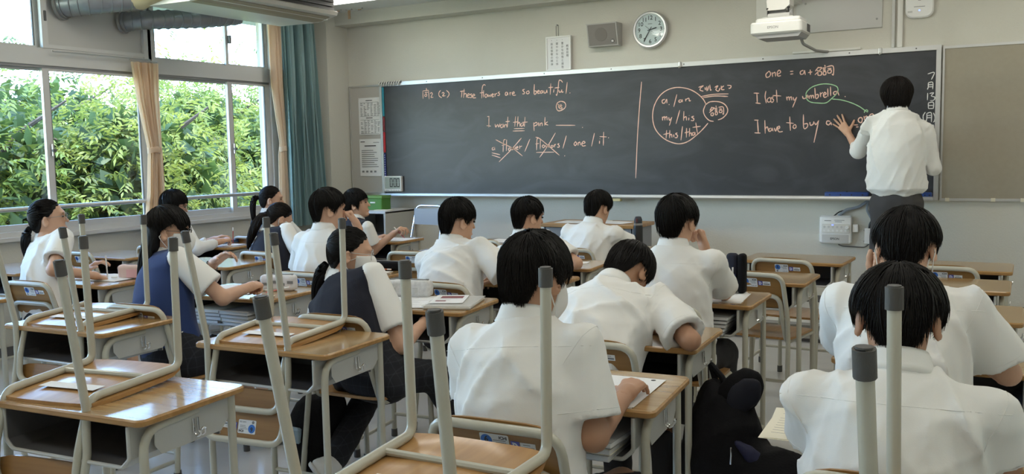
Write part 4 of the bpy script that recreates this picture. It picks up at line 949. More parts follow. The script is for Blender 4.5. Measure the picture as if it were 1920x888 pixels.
def tubes(nm, paths, rads, sides=5, flat=None):
    """many tapered tubes at once: paths (n,m,3), rads (n,m)"""
    n, m, _ = paths.shape; T = np.gradient(paths, axis=1); T /= np.linalg.norm(T, axis=2, keepdims=True)+1e-9
    ref = np.zeros_like(T); ref[..., 0] = 1; ref[np.abs(T[..., 0]) > .8] = (0, 1, 0)
    N = np.cross(T, ref); N /= np.linalg.norm(N, axis=2, keepdims=True)+1e-9; B = np.cross(T, N)
    a = 2*math.pi*np.arange(sides)/sides
    R_ = paths[:, :, None, :]+rads[:, :, None, None]*(N[:, :, None, :]*np.cos(a)[None, None, :, None]+B[:, :, None, :]*np.sin(a)[None, None, :, None])
    V = R_.reshape(-1, 3); i = np.arange(n)[:, None, None]*m*sides; j = np.arange(m-1)[None, :, None]*sides; k = np.arange(sides)[None, None, :]
    k2 = (k+1) % sides; F = np.stack([i+j+k, i+j+k2, i+j+sides+k2, i+j+sides+k], -1).reshape(-1, 4); nm.add(V, F)

def head_frame(yaw, pitch, roll=0):
    y, p, r = R(yaw), R(pitch), R(roll)
    f = A3(-math.sin(y)*math.cos(p), math.cos(y)*math.cos(p), -math.sin(p)); rt = A3(math.cos(y), math.sin(y), 0); u = np.cross(rt, f)
    rt2 = math.cos(r)*rt+math.sin(r)*u; u2 = -math.sin(r)*rt+math.cos(r)*u
    return np.stack([rt2, f, u2], 1)      # columns right, forward, up
EAR = {s: np.array(Matrix.Rotation(R(-22*s), 3, 'Z')) for s in (-1, 1)}
def face_sdf(q):
    d = ellip(q, (0, -.008, .028), (.074, .092, .092)); d = smin(d, ellip(q, (0, .026, -.045), (.057, .060, .072)), .035)
    d = smin(d, ellip(q, (0, .066, -.094), (.026, .022, .018)), .02)
    d = smin(d, cone(q, (0, .083, .012), (0, .103, -.026), .006, .0095), .012)
    d = smin(d, ellip(q, (0, .081, .030), (.045, .014, .010)), .02); d = smin(d, ellip(q, (0, .086, -.063), (.020, .007, .009)), .010)
    for s in (-1, 1):
        d = np.maximum(d, -ellip(q, (s*.031, .094, .006), (.016, .011, .009)))
        e = ellip(q, (s*.0835, -.012, -.010), (.0085, .022, .033), EAR[s]); e = np.maximum(e, -ellip(q, (s*.093, -.004, -.006), (.008, .012, .019), EAR[s])); d = smin(d, e, .006)
    return d
HAIRZ = {'short': [(0, .045), (38, .040), (58, .015), (74, -.040), (82, .0), (90, .022), (120, .014), (133, -.050), (150, -.090), (180, -.100)],
         'bowl': [(0, .030), (38, .025), (58, .005), (72, -.026), (82, .004), (90, .022), (122, .012), (134, -.050), (150, -.094), (180, -.104)],
         'tied': [(0, .072), (30, .066), (52, .045), (70, .015), (90, .012), (106, .0), (118, -.045), (140, -.080), (180, -.088)],
         'bangs': [(0, .028), (35, .025), (52, .018), (64, -.050), (76, -.020), (92, .010), (106, .0), (118, -.05), (140, -.085), (180, -.092)],
         'mop': [(0, .010), (40, .005), (58, -.03), (74, -.055), (90, -.062), (106, -.075), (125, -.095), (150, -.118), (180, -.132)],
         'long': [(0, .004), (30, .0), (44, .018), (58, .048), (75, .034), (92, .014), (106, .0), (114, -.09), (140, -.13), (180, -.135)]}
def zlow(phi, kind):
    t = HAIRZ[kind]; return np.interp(phi, [R(a) for a, b in t], [b for a, b in t])
def hair_sdf(q, kind, rx):
    if kind == 'mop': q = q/A3(1.10, 1.08, 1.06)
    if kind == 'tied': q = q/A3(.89, .93, .93)+A3(0, 0, .002)
    if kind in ('short', 'bowl'):
        t = np.clip((.035-q[:, 2])/.12, 0, 1); q = q.copy(); q[:, 0] /= 1-.17*t; q[:, 1] = (q[:, 1]+.02)/(1-.10*t)-.02
    d = ellip(q, (0, -.012, .030), (rx, .108, .107)); d = smin(d, ellip(q, (0, -.034, -.030 if kind != 'mop' else -.048), (.079, .072, .078 if kind != 'mop' else .09)), .03)
    if kind == 'long': d = smin(d, ellip(q, (0, -.066, -.13), (.094, .056, .18)), .04)
    return d
def hair_cut(q, kind, rx):
    d = hair_sdf(q, kind, rx); phi = np.arctan2(np.abs(q[:, 0]), q[:, 1]+.012)
    return np.maximum(d, (zlow(phi, kind)-q[:, 2])*.75)
def make_hair(hc, M, kind, seed, nl, rx, tail=None, fall=None, bun=None):
    r = np.random.default_rng(seed); nm = NM()
    v, f = snet(lambda P: hair_cut(P, kind, rx)+.0025+.0012*np.sin(np.arctan2(P[:, 0], P[:, 1]+.05)*31+P[:, 2]*45), (-.13, -.15, -.33 if kind == 'long' else -.16), (.13, .13, .16), .0078)
    nm.add(v@M.T+hc, f)
    c = A3(0, -.012, .02); pole = unit(A3(r.uniform(-.12, .12), -.42, .9)) if kind != 'tied' else unit(A3(0, -.95, .12))
    phi = r.uniform(-math.pi, math.pi, nl); za = zlow(np.abs(phi), kind)+(r.uniform(-.014, .022, nl) if kind not in ('tied', 'mop') else r.uniform(-.040, .025, nl)+.015*np.sin(phi*9) if kind == 'mop' else r.uniform(-.004, .010, nl))
    if kind == 'long': za = np.maximum(za, -.09)
    # hem point directions
    rad = .09*np.ones(nl); end = np.stack([np.sin(phi)*rad, np.cos(phi)*rad, za-c[2]], 1); end /= np.linalg.norm(end, axis=1, keepdims=True)
    m = 7; ts = np.linspace(.03, 1, m); om = np.arccos(np.clip(end@pole, -1, 1))[:, None]; so = np.sin(om)+1e-6
    t0 = r.uniform(0, .55 if kind != 'tied' else .35, nl)[:, None]; T = t0+(1-t0)*ts[None, :]
    D = (np.sin((1-T)*om)/so)[..., None]*pole+(np.sin(T*om)/so)[..., None]*end[:, None, :]
    side = np.cross(end, pole); side /= np.linalg.norm(side, axis=1, keepdims=True)+1e-9
    D = D+side[:, None, :]*(np.sin(T*math.pi)*(r.normal(0, .09, nl)+.10*np.sin(phi*5+seed))[:, None])[..., None]; D /= np.linalg.norm(D, axis=2, keepdims=True)
    lo = np.zeros(D.shape[:2]); hi = lo+.24
    for _ in range(14):
        mid = (lo+hi)/2; s = hair_sdf((c+D*mid[..., None]).reshape(-1, 3), kind if kind != 'long' else 'short', rx).reshape(mid.shape); lo = np.where(s < 0, mid, lo); hi = np.where(s < 0, hi, mid)
    off = r.uniform(-.004, .0025 if kind != 'tied' else .0008, nl)[:, None]+(.003 if kind != 'tied' else 0)*np.sin(phi*7+seed)[:, None]*T+(.005 if kind != 'tied' else 0)*(T**3)*r.uniform(0, 1, nl)[:, None]**3
    Q = c+D*(lo+off)[..., None]
    if kind != 'tied': Q[:, -1, 2] -= r.uniform(0, .010, nl)
    else: Q[:, -1] = Q[:, -2]*.4+Q[:, -1]*.6; Q[:, -1] -= .004*D[:, -1]
    taper = np.sin(np.linspace(.35, 1, m)*math.pi*.97)
    rd = r.uniform(.0011, .0030, nl)[:, None]*np.clip(taper, .12, 1)[None, :]
    tubes(nm, Q@M.T+hc, rd*1.1, 3)
    if kind == 'long' and fall:
        nb = int(nl*.9); ph = r.uniform(R(112), math.pi, nb)*np.sign(r.uniform(-1, 1, nb)); z1 = fall*r.uniform(.85, 1.03, nb)
        tt = np.linspace(0, 1, 9)[None, :]; x0 = np.sin(ph)*rx*.92; y0 = np.cos(ph)*.098-.015
        X = x0[:, None]*(1+.08*np.sin(tt*3))+r.normal(0, .004, nb)[:, None]*tt; Y = y0[:, None]-.02*np.sin(tt*math.pi)+r.normal(0, .010, nb)[:, None]*tt; Z = .0-(tt*z1[:, None])
        tubes(nm, (np.stack([X, Y, Z], -1))@M.T+hc, r.uniform(.0018, .0042, nb)[:, None]*np.clip(1.15-tt**3, .15, 1))
    if tail:
        pts, rr = tail; pts = np.array(pts, float); W = pts@M.T+hc if len(tail) < 3 else pts
        s = np.linspace(0, 1, 14); kn = np.linspace(0, 1, len(W)); path = np.stack([np.interp(s, kn, W[:, i]) for i in range(3)], 1); rad_ = np.interp(s, kn, rr)
        path[1:-1] = (path[:-2]+2*path[1:-1]+path[2:])/4
        nt = 190; a = r.uniform(0, 2*math.pi, nt); k = np.sqrt(r.uniform(0, 1, nt)); Tn = np.gradient(path, axis=0); Tn /= np.linalg.norm(Tn, axis=1, keepdims=True)
        u = np.cross(Tn, A3(.3, .2, .93)); u /= np.linalg.norm(u, axis=1, keepdims=True)+1e-9; w = np.cross(Tn, u)
        Pq = path[None]+(u[None]*np.cos(a)[:, None, None]+w[None]*np.sin(a)[:, None, None])*(rad_[None, :]*k[:, None]*.85)[..., None]
        tubes(nm, Pq, sides=4, rads=np.maximum(.0012, r.uniform(.003, .006, nt)[:, None]*np.clip(rad_[None, :]/max(rr), .12, 1)))
    return nm

def finger(segs, base, d, up, lens, curls, r0):
    """d: pointing direction, up: back-of-hand direction; curls bend away from up"""
    p = base; out = []; ax = np.cross(d, up); a = 0
    for i, (l, c) in enumerate(zip(lens, curls)):
        a += R(c); dd = math.cos(a)*d-math.sin(a)*up; q = p+unit(dd)*l; rr = r0*(1-.10*i); segs.append((p, q, rr, rr*.90, .004 if i else .006)); p = q
    return p
HANDS = {  # curl angles per finger (index..little), spread degrees, thumb spread / curl
    'spread': ([(4, 4, 3)]*4, (16, 5, -7, -20), (62, 6)), 'flat': ([(8, 10, 8)]*4, (6, 2, -2, -6), (38, 10)),
    'rest': ([(22, 28, 18), (26, 30, 20), (30, 32, 20), (32, 34, 22)], (5, 1, -2, -6), (34, 18)),
    'pen': ([(42, 48, 20), (52, 58, 25), (60, 68, 30), (66, 72, 30)], (3, 0, -2, -4), (30, 28)),
    'fist': ([(70, 82, 45)]*4, (2, 0, -1, -3), (26, 40)), 'loose': ([(10, 22, 14), (20, 30, 20), (28, 34, 22), (32, 36, 24)], (8, 2, -4, -10), (42, 14))}
def hand_mesh(nm, wr, d, up, side, pose, right, res=.0044):
    """wr wrist, d pointing direction, up back of hand, thumb on the given side vector"""
    d = unit(np.asarray(d, float)); up = np.asarray(up, float); up = unit(up-d*(up@d)); sd = np.cross(d, up)*(1 if right else -1)*-1   # towards thumb
    curls, spr, th = HANDS[pose]; segs = []; end = []
    for i, (o, l) in enumerate(((.029, .086), (.010, .090), (-.009, .086), (-.026, .078))):
        k = wr+d*l+sd*o-up*(.003 if i in (0, 3) else 0); segs.append((wr+sd*o*.55+d*.005, k, .0135, .0115, .012))
        a = R(spr[i]); fd = unit(math.cos(a)*d+math.sin(a)*sd)
        L = [(.040, .024, .019), (.044, .028, .020), (.041, .026, .020), (.032, .020, .018)][i]
        end.append(finger(segs, k, fd, up, L, curls[i], (.0088, .0090, .0086, .0076)[i]))
    a = R(th[0]); tb = wr+d*.022+sd*.022-up*.006; td = unit(math.cos(a)*d+math.sin(a)*sd-.25*up)
    q = tb+td*.040; segs.append((tb, q, .0145, .0118, .012)); c = R(th[1]); td2 = unit(math.cos(c)*td+math.sin(c)*(d-.4*up)); q2 = q+td2*.031; segs.append((q, q2, .0108, .0098, .005))
    td3 = unit(math.cos(c)*td2+math.sin(c)*(d-.5*up)); segs.append((q2, q2+td3*.024, .0098, .0080, .004)); end.append(q2+td3*.024)
    segs.append((wr-d*.03, wr+d*.02, .026, .025, .012))
    pts = np.array([s[0] for s in segs]+[s[1] for s in segs])
    def fn(P):
        D = None
        for (p, q, r1, r2, k) in segs:
            e = cone(P, p, q, r1, r2); D = e if D is None else smin(D, e, k)
        return D
    v, f = snet(fn, pts.min(0)-.02, pts.max(0)+.02, res); nm.add(v, f); return end

def figure(label, J, o):
    """J: joints in world space; o: looks. Returns the body object"""
    org = A3(J['hip'][0], J['hip'][1], o.get('base', 0.)); hc, M = J['hc'], J['M']; hip, nb, side = J['hip'], J['nb'], J['side']
    seed = o['seed']; near = o.get('near', False); g = o.get('girth', 1.)
    ax = nb-hip; L = np.linalg.norm(ax); axd = ax/L; dep = unit(np.cross(axd, side)); dep = -dep if dep@J['fw'] < 0 else dep
    bow = o.get('bow', -.025)
    def torso(P, inf, prof):
        v = P-hip; t = (v@axd)/L; tc = np.clip(t, -.12, 1.0); cen = hip+tc[:, None]*ax+(4*tc*(1-tc)*bow)[:, None]*dep
        w = P-cen; s = w@side; d_ = w@dep; e = w@axd
        a = np.interp(tc, prof[0], prof[1])*g+inf; b = np.interp(tc, prof[0], prof[2])*g+inf
        k = np.sqrt((s/a)**2+(d_/b)**2); rad = (k-1)*np.minimum(a, b); ov = (t-tc)*L
        return np.where(np.abs(ov) > 1e-6, np.sqrt(np.maximum(rad, 0)**2+ov**2)+np.minimum(rad, 0)*0, rad)
    TP = ([-.12, 0, .3, .62, .82, .93, 1.0], [.155, .160, .140, .158, .150, .105, .058], [.105, .112, .098, .112, .092, .075, .058])
    shL, shR, elL, elR, wrL, wrR = (J[k] for k in ('shL', 'shR', 'elL', 'elR', 'wrL', 'wrR'))
    nk = hc-M[:, 2]*.055-M[:, 1]*.022
    def body(P):
        d = torso(P, -.004, TP); d = smin(d, cone(P, shL, shR, .036, .036), .05)
        for s, e, w in ((shL, elL, wrL), (shR, elR, wrR)): d = smin(d, cone(P, s, e, .038, .037), .03); d = smin(d, cone(P, e, w, .0385, .0255), .015)
        d = smin(d, cone(P, nb-axd*.03, nk, .056, .052), .03)
        for s in 'LR': d = smin(d, cone(P, J['hip'+s], J['kn'+s], .072, .052), .03); d = smin(d, cone(P, J['kn'+s], J['an'+s], .050, .036), .02)
        return d
    pts = np.array([J[k] for k in ('hip', 'nb', 'shL', 'shR', 'elL', 'elR', 'wrL', 'wrR', 'hipL', 'hipR', 'knL', 'knR', 'anL', 'anR')]+[nk])
    nm = NM(); v, f = snet(body, pts.min(0)-.09, pts.max(0)+.09, .0145); nm.add(v, f)
    hh = .0054 if near or o.get('face') else .0068
    def headf(q): return smin(face_sdf(q), cone(q, (0, -.024, -.05), (nk-hc)@M+(nb-nk)@M*.5, .054, .055), .03)
    v, f = snet(headf, (-.10, -.12, -.17), (.10, .125, .13), hh); nm.add(v@M.T+hc, f)
    tips = {}
    for s, w, e in (('L', wrL, elL), ('R', wrR, elR)):
        h = o.get('hand'+s)
        if h:
            pose, d, up = h; d = unit(w-e) if d is None else d; tips[s] = hand_mesh(nm, w, d, up, None, pose, s == 'R')
        else:
            hand_mesh(nm, w, unit(w-e), (0, 0, 1), None, 'rest', s == 'R', .0060)
    bo = nm.build('person', o.get('skin', SKIN), None, org); bo.location = org; tag(bo, label, 'person', o.get('group'))
    # ---- hair
    hm = make_hair(hc, M, o.get('hair', 'short'), seed, o.get('locks', 850 if near else 520), o.get('rx', .097), o.get('tail'), o.get('fall'))
    hm.build('hair', o.get('hairmat', HAIR), bo, org)
    # ---- shirt
    slf = o.get('sleeve', .66); sr = o.get('srad', (.060, .076)); wa = o.get('wrinkle', .024)
    SP = ([-.12, 0, .25, .55, .80, .93, 1.0], [.175, .176, .168, .172, .160, .112, .066], [.125, .130, .122, .126, .104, .082, .066])
    def sleeve(P, s, e, w):
        if slf <= 1:
            q = s+(e-s)*slf; n = unit(e-s); d = cone(P, s, q+n*.02, sr[0], sr[1]); d = np.maximum(d, (P-q)@n)
            inner = cone(P, q-n*.02, q+n*.05, .042, .052); return np.maximum(d, -inner)
        q = e+(w-e)*(slf-1); n = unit(w-e); d = smin(cone(P, s, e, sr[0], sr[0]*.86), cone(P, e, q+n*.01, sr[0]*.84, sr[0]*.70), .03); return np.maximum(d, (P-q)@n)
    if o.get('blouse'): SP = ([-.12, .085, .135, .25, .55, .80, .93, 1.0], [.13, .150, .186, .182, .176, .160, .112, .066], [.10, .112, .142, .136, .128, .104, .082, .066])
    vest = o.get('vest')
    def shirt(P, fold=True):
        d = torso(P, -.022 if vest else .004+o.get('loose', 0.), SP); d = smin(d, cone(P, shL, shR, .048 if vest else .053, .048 if vest else .053), .06)
        for s, e, w in ((shL, elL, wrL), (shR, elR, wrR)): d = smin(d, sleeve(P, s, e, w), .012 if vest else .028)
        if fold:
            ts = np.minimum(cone(P, shL+(elL-shL)*.45, elL, .075, .09), cone(P, shR+(elR-shR)*.45, elR, .075, .09)); k = np.clip(.45+ts/.10, .35, 1); d = d-k*(folds(P, seed, wa*(.55 if vest else 1), .12)+folds(P, seed+50, wa*(.15 if vest else .24), .06))
        return np.maximum(d, -((P-hip)@axd)-.04-(.0 if not o.get('hem') else o['hem']+.010*np.sin((P@side)*38+seed)))
    sp = np.array([hip, nb, shL, shR, elL, elR]+([wrL, wrR] if slf > 1 else [])); hs = .0088 if near else .0108
    nm = NM(); v, f = snet(shirt, sp.min(0)-.21, sp.max(0)+.15, hs, .022); nm.add(v, f); so = nm.build('shirt', CLOTH, bo, org)
    # collar around the neck
    ca = unit(unit(nk-nb)*.6+axd*.4); cs = unit(side-ca*(side@ca)); cd = np.cross(ca, cs); k = 28; prof = ((.058, -.012), (.0585, .030), (.0625, .036), (.067, .026), (.0745, -.004), (.080, -.016), (.072, -.022))
    V = []; F = []; c0 = nb+axd*.006+dep*.004
    for (rr, hz) in prof:
        for i in range(k):
            a = 2*math.pi*i/k; fr = max(0, math.cos(a))   # a=0 is the throat
            V.append(c0+ca*(hz-.028*fr)+(cs*math.sin(a)*1.04+(-cd if cd@dep < 0 else cd)*math.cos(a))*rr*o.get('col', 1.))
    for j in range(len(prof)-1):
        for i in range(k): F.append((j*k+i, j*k+(i+1) % k, (j+1)*k+(i+1) % k, (j+1)*k+i))
    nm = NM(); nm.add(V, F); nm.build('collar', CLOTH, so, org)
    def surf(fn, p0, D, rmax=.32):
        lo_ = np.zeros(len(D)); hi_ = lo_+rmax
        for _ in range(16):
            mm = (lo_+hi_)/2; s_ = fn(p0+D*mm[:, None]); lo_ = np.where(s_ < 0, mm, lo_); hi_ = np.where(s_ < 0, hi_, mm)
        return p0+D*lo_[:, None]
    if near and not vest:   # stitched yoke and armhole seams
        nm = NM(); a = np.linspace(R(-82), R(82), 34); D = np.sin(a)[:, None]*side-np.cos(a)[:, None]*dep; D = D+axd*(.06*np.cos(a))[:, None]*0
        tq = hip+ax*.84+4*.84*.16*bow*dep; tubes(nm, surf(shirt, tq, D)[None], np.full((1, 34), .0009), 5)
        for s, e in ((shL, elL), (shR, elR)):
            n = unit(unit(e-s)*.5+unit(s-(shL+shR)/2)*.7); u = unit(np.cross(n, dep)); w = np.cross(n, u); a = np.linspace(0, 2*math.pi, 30); D = np.cos(a)[:, None]*u+np.sin(a)[:, None]*w
            q = surf(shirt, s+n*.012, D, .12); tubes(nm, q[None], np.full((1, 30), .0009), 5)
            if slf <= 1:
                n = unit(e-s); u = unit(np.cross(n, dep)); w = np.cross(n, u); D = np.cos(a)[:, None]*u+np.sin(a)[:, None]*w; tubes(nm, surf(shirt, s+(e-s)*(slf-.09), D, .12)[None], np.full((1, 30), .0009), 5)
        nm.build('stitching', CLOTH, so, org)
    if vest:
        def vf(P):
            d = torso(P, .010, SP); d = smin(d, cone(P, shL, shR, .059, .059), .06)
            for s, e in ((shL, elL), (shR, elR)):
                out_ = unit(s-(shL+shR)/2); d = np.maximum(d, (P-(s+out_*.012))@unit(out_+unit(e-s)*.10))
            d = np.maximum(d, -cone(P, nb+axd*.0, nb+axd*.12, .066, .085)); d = np.maximum(d, -cone(P, nb+axd*.02+dep*.02, nb-axd*.14+dep*.14, .055, .015))
            return np.maximum(d-folds(P, seed+5, .006, .15), -((P-hip)@axd)-.10)
        nm = NM(); v, f = snet(vf, np.minimum(hip, nb)-.30, np.maximum(hip, nb)+.30, hs, .02); nm.add(v, f); nm.build('vest', vest, bo, org)
    # ---- trousers or skirt
    bm = o.get('bottom', TROUS)
    def tf(P):
        d = ellip(P, hip-axd*.02, (.178*g, .140, .125), np.stack([side, J['fw'], A3(0, 0, 1)], 1)); d = smin(d, torso(P, .010, TP), .03)
        for s in 'LR':
            h, kn, an = J['hip'+s], J['kn'+s], J['an'+s]
            if o.get('skirt'): d = smin(d, cone(P, h, kn, .105, .100), .06)
            else: d = smin(d, cone(P, h, kn, .090, .072), .05); d = smin(d, cone(P, kn, an+(kn-an)*.10, .070, .058), .02)
        if o.get('skirt'): d = smin(d, cone(P, J['knL'], J['knR'], .098, .098), .06); d = np.maximum(d, -(P[:, 2]-J['knL'][2]+.19))
        d = d-folds(P, seed+9, .007, .09)
        return np.maximum(d, ((P-hip)@axd)-o.get('waist', .07))
    lp = np.array([hip]+[J[a+s] for a in ('hip', 'kn', 'an') for s in 'LR']); nm = NM(); v, f = snet(tf, lp.min(0)-.19, lp.max(0)+.19, .0155, .015); nm.add(v, f); nm.build('skirt' if o.get('skirt') else 'trousers', bm, bo, org)
    for s in 'LR':
        an, td = J['an'+s], J.get('toe'+s); td = J['fw'] if td is None else td; up_ = unit(A3(0, 0, 1)-td*td[2]) if abs(td[2]) < .9 else -J['fw']
        c = an-up_*.035+td*.055; sd = np.cross(td, up_); Mm = np.stack([sd, td, up_], 1)
        nm = NM(); v, f = snet(lambda P: np.maximum(smin(ellip(P, c-up_*.005, (.046, .135, .042), Mm), ellip(P, an-up_*.01, (.042, .06, .055), Mm), .03), -((P-an)@up_)-.062), c-.16, c+.16, .012); nm.add(v, f)
        sh = nm.build('shoe', o.get('shoe', WHITE), bo, org)
        def sole(P): return np.maximum(np.abs((P-an)@up_+.062)-.009, ellip(P, c, (.048, .14, .3), Mm))
        nm = NM(); v, f = snet(sole, c-.17, c+.17, .011); nm.add(v, f); nm.build('sole', OFFW, sh, org)
    # ---- face bits
    loc = lambda p: np.asarray(p, float)@M.T+hc
    if o.get('face'):
        for s in (-1, 1):
            nm = NM(); v, f = snet(lambda q: ellip(q, (s*.031, .0835, .006), (.0125, .006, .0058)), (s*.031-.02, .07, -.01), (s*.031+.02, .1, .02), .003); nm.add(v@M.T+hc, f); nm.build('eye', INK, bo, org)
            nm = NM(); p = np.array([loc((s*x, .0895-abs(x-.03)*.25, z)) for x, z in ((.014, .025), (.028, .029), (.045, .024))]); tubes(nm, p[None], np.array([[.0018, .0026, .0014]]), 5); nm.build('eyebrow', HAIR, bo, org)
        nm = NM(); v, f = snet(lambda q: ellip(q, (0, .0885, -.064), (.017, .0062, .0055)), (-.03, .07, -.08), (.03, .11, -.05), .003); nm.add(v@M.T+hc, f); nm.build('lips', LIP, bo, org)
    if o.get('mask'):
        nm = NM()
        def mf(q):
            d = face_sdf(q*A3(1, 1, 1)); d = smin(d, ellip(q, (0, .07, -.05), (.045, .048, .05)), .03); sh_ = d-.0045; return np.maximum(np.maximum(sh_, np.abs(q[:, 2]+.055)-.055), .028-q[:, 1])
        v, f = snet(mf, (-.09, 0, -.13), (.09, .14, .02), .0045); nm.add(v@M.T+hc, f); mo = nm.build('face_mask', MASK, bo, org)
        nm = NM()
        for s in (-1, 1):
            for a in ((s*.066, .030, -.012), (s*.060, .032, -.090)):
                p = np.array([loc(a), loc((s*.079, .008, (a[2]-.02)*.7)), loc((s*.0835, -.026, -.005 if a[2] > -.05 else -.035)), loc((s*.088, -.034, -.018))]); tubes(nm, p[None], np.full((1, 4), .0018), 5)
        nm.build('ear_loop', MASK, mo, org)
    if o.get('glasses'):
        nm = NM()
        for s in (-1, 1):
            a = np.linspace(0, 2*math.pi, 22); p = np.stack([s*.034+.024*np.cos(a), np.full(22, .103)-.006*np.abs(np.cos(a)*s+1)*.5, .004+.021*np.sin(a)], 1); tubes(nm, loc(p)[None], np.full((1, 22), .0015), 5)
            p = np.array([loc((s*.057, .098, .010)), loc((s*.072, .060, .010)), loc((s*.080, -.005, .012)), loc((s*.080, -.03, -.004))]); tubes(nm, p[None], np.full((1, 4), .0015), 5)
        p = np.array([loc((-.011, .104, .008)), loc((0, .107, .012)), loc((.011, .104, .008))]); tubes(nm, p[None], np.full((1, 3), .0015), 5)
        nm.build('glasses', o.get('gmat', DGREY), bo, org)
    bo['_'] = 0; del bo['_']
    return bo, tips

def seated(label, hip, top, yaw, pitch, body, o, R_=None, L_=None, Re=None, Le=None, roll=0, sw=.35, hz=.535, legs=None):
    M = head_frame(yaw, pitch, roll); hc = A3(*top)-A3(0, 0, 1)*(.140-.03*abs(math.sin(R(pitch)))); side = A3(math.cos(R(body)), math.sin(R(body)), 0); fw = A3(-math.sin(R(body)), math.cos(R(body)), 0)
    hipc = A3(hip[0], hip[1], hz); nb = hc-M[:, 2]*.118-M[:, 1]*.028; sp = unit(hipc-nb); sc = nb+sp*.074
    s2 = unit(side-sp*(side@sp)); J = dict(hip=hipc, nb=nb, side=s2, fw=fw, hc=hc, M=M, shR=sc+s2*sw/2, shL=sc-s2*sw/2)
    for s, w, e, sg in (('R', R_, Re, 1), ('L', L_, Le, -1)):
        sh = J['sh'+s]; w = A3(*w) if w is not None else sh+fw*.30+side*sg*.02-A3(0, 0, max(.12, sh[2]-.79))
        if e is not None: e = A3(*e)
        else:
            l1, l2 = .27, .245; v = w-sh; dd = min(np.linalg.norm(v), l1+l2-.004); w = sh+unit(v)*dd; a = (l1*l1-l2*l2+dd*dd)/(2*dd); h = math.sqrt(max(l1*l1-a*a, 0)); hint = side*sg*.8-A3(0, 0, 1)-fw*.35; n = unit(v); hint = unit(hint-n*(hint@n)); e = sh+n*a+hint*h
        J['el'+s], J['wr'+s] = e, w
    for s, sg in (('R', 1), ('L', -1)):
        J['hip'+s] = hipc+side*sg*.085-A3(0, 0, .02); kn = hipc+side*sg*.11+fw*.40-A3(0, 0, .055); an = kn+fw*.03-A3(0, 0, kn[2]-.085)
        if legs and s in legs: kn, an, toe = legs[s]; kn, an = A3(*kn), A3(*an); J['toe'+s] = unit(A3(*toe))
        J['kn'+s], J['an'+s] = kn, an
    return figure(label, J, o)

DOWN = (0, 0, 1)
GB = 'students in white shirts'; PEN = {}
def S(**k): k.setdefault('group', 'students at their desks'); return k
seated('girl in white shirt with low ponytail and glasses, holding a pen at the window side', (-4.93, 3.22), (-5.159, 3.40, 1.269), -38, -6, -8,
       S(seed=1, hair='tied', tail=([(0, -.105, -.035), (-.005, -.135, -.075), (-.02, -.150, -.14), (-.03, -.15, -.21), (-.05, -.16, -.27)], (.016, .030, .032, .024, .006)), glasses=True, gmat=MGREY, face=True, skirt=True, bottom=PLAID, sleeve=.70, handR=('pen', None, (.25, 0, 1)), near=True), R_=(-4.835, 3.44, .80), L_=(-5.15, 3.62, .79))
seated('girl in blue knit vest with long black hair and mask, left hand raised', (-3.60, 2.98), (-3.731, 3.10, 1.254), -49, 4, -18,
       S(seed=2, hair='long', fall=.37, vest=BLUEV, mask=True, glasses=True, gmat=DGREY, skirt=True, bottom=PLAID, sleeve=.72, srad=(.061, .082), handR=('fist', None, (.2, 0, 1)), handL=('loose', (.86, .0, .46), (-.45, .1, .85)), near=True, skin=SKIN),
       R_=(-3.475, 3.37, .815), Re=(-3.40, 3.12, .80), L_=(-3.775, 3.43, .93), Le=(-3.90, 3.39, .80))
seated('girl with glasses and shoulder-length hair writing by the window', (-5.96, 4.98), (-6.064, 5.10, 1.232), -45, 12, -10,
       S(seed=3, hair='bangs', vest=NAVY, glasses=True, face=True, skirt=True, bottom=PLAID, sleeve=1.8, handR=('pen', None, (.2, 0, 1))), R_=(-5.74, 5.27, .80), L_=(-6.0, 5.42, .79))
seated('frontmost girl at the window with a high ponytail and navy vest', (-5.80, 5.86), (-5.845, 5.98, 1.24), -50, 2, -12,
       S(seed=4, hair='tied', tail=([(0, -.110, .020), (0, -.150, .015), (-.01, -.165, -.05), (-.01, -.16, -.15), (-.02, -.15, -.25)], (.018, .032, .030, .024, .006)), hairmat=HAIRB, vest=NAVY, face=True, skirt=True, bottom=PLAID, sleeve=1.8), R_=(-5.66, 6.30, .80))
seated('girl in navy vest bowing her head over the desk, dark ponytail on her back', (-4.78, 4.97), (-4.936, 5.12, 1.137), -25, 28, -6,
       S(seed=5, hair='tied', tail=([(0, -.100, -.02), (-.01, -.135, -.05), (-.02, -.14, -.13), (-.03, -.13, -.22), (-.04, -.11, -.30)], (.018, .036, .040, .034, .010)), hairmat=HAIRB, vest=NAVY, mask=True, skirt=True, bottom=PLAID, sleeve=1.5, srad=(.063, .08)), R_=(-4.55, 5.22, .80))
seated('boy in white shirt resting his hand at his mouth', (-3.67, 4.12), (-3.662, 4.22, 1.294), -34, 4, -4,
       S(seed=6, hair='short', sleeve=.75, near=True, face=True, handR=('fist', (-.2, -.35, .9), (.6, .6, .2))), R_=(-3.575, 4.37, 1.055), Re=(-3.57, 4.43, .80))
seated('girl in navy vest beside the green box, reaching forward with a pen', (-4.84, 5.84), (-4.834, 5.92, 1.211), -62, -8, -20,
       S(seed=7, hair='bangs', vest=NAVY, face=True, skirt=True, bottom=PLAID, sleeve=.72, srad=(.059, .076), handR=('pen', None, (.1, 0, 1))), R_=(-4.50, 5.95, .83), Re=(-4.66, 5.90, .70))
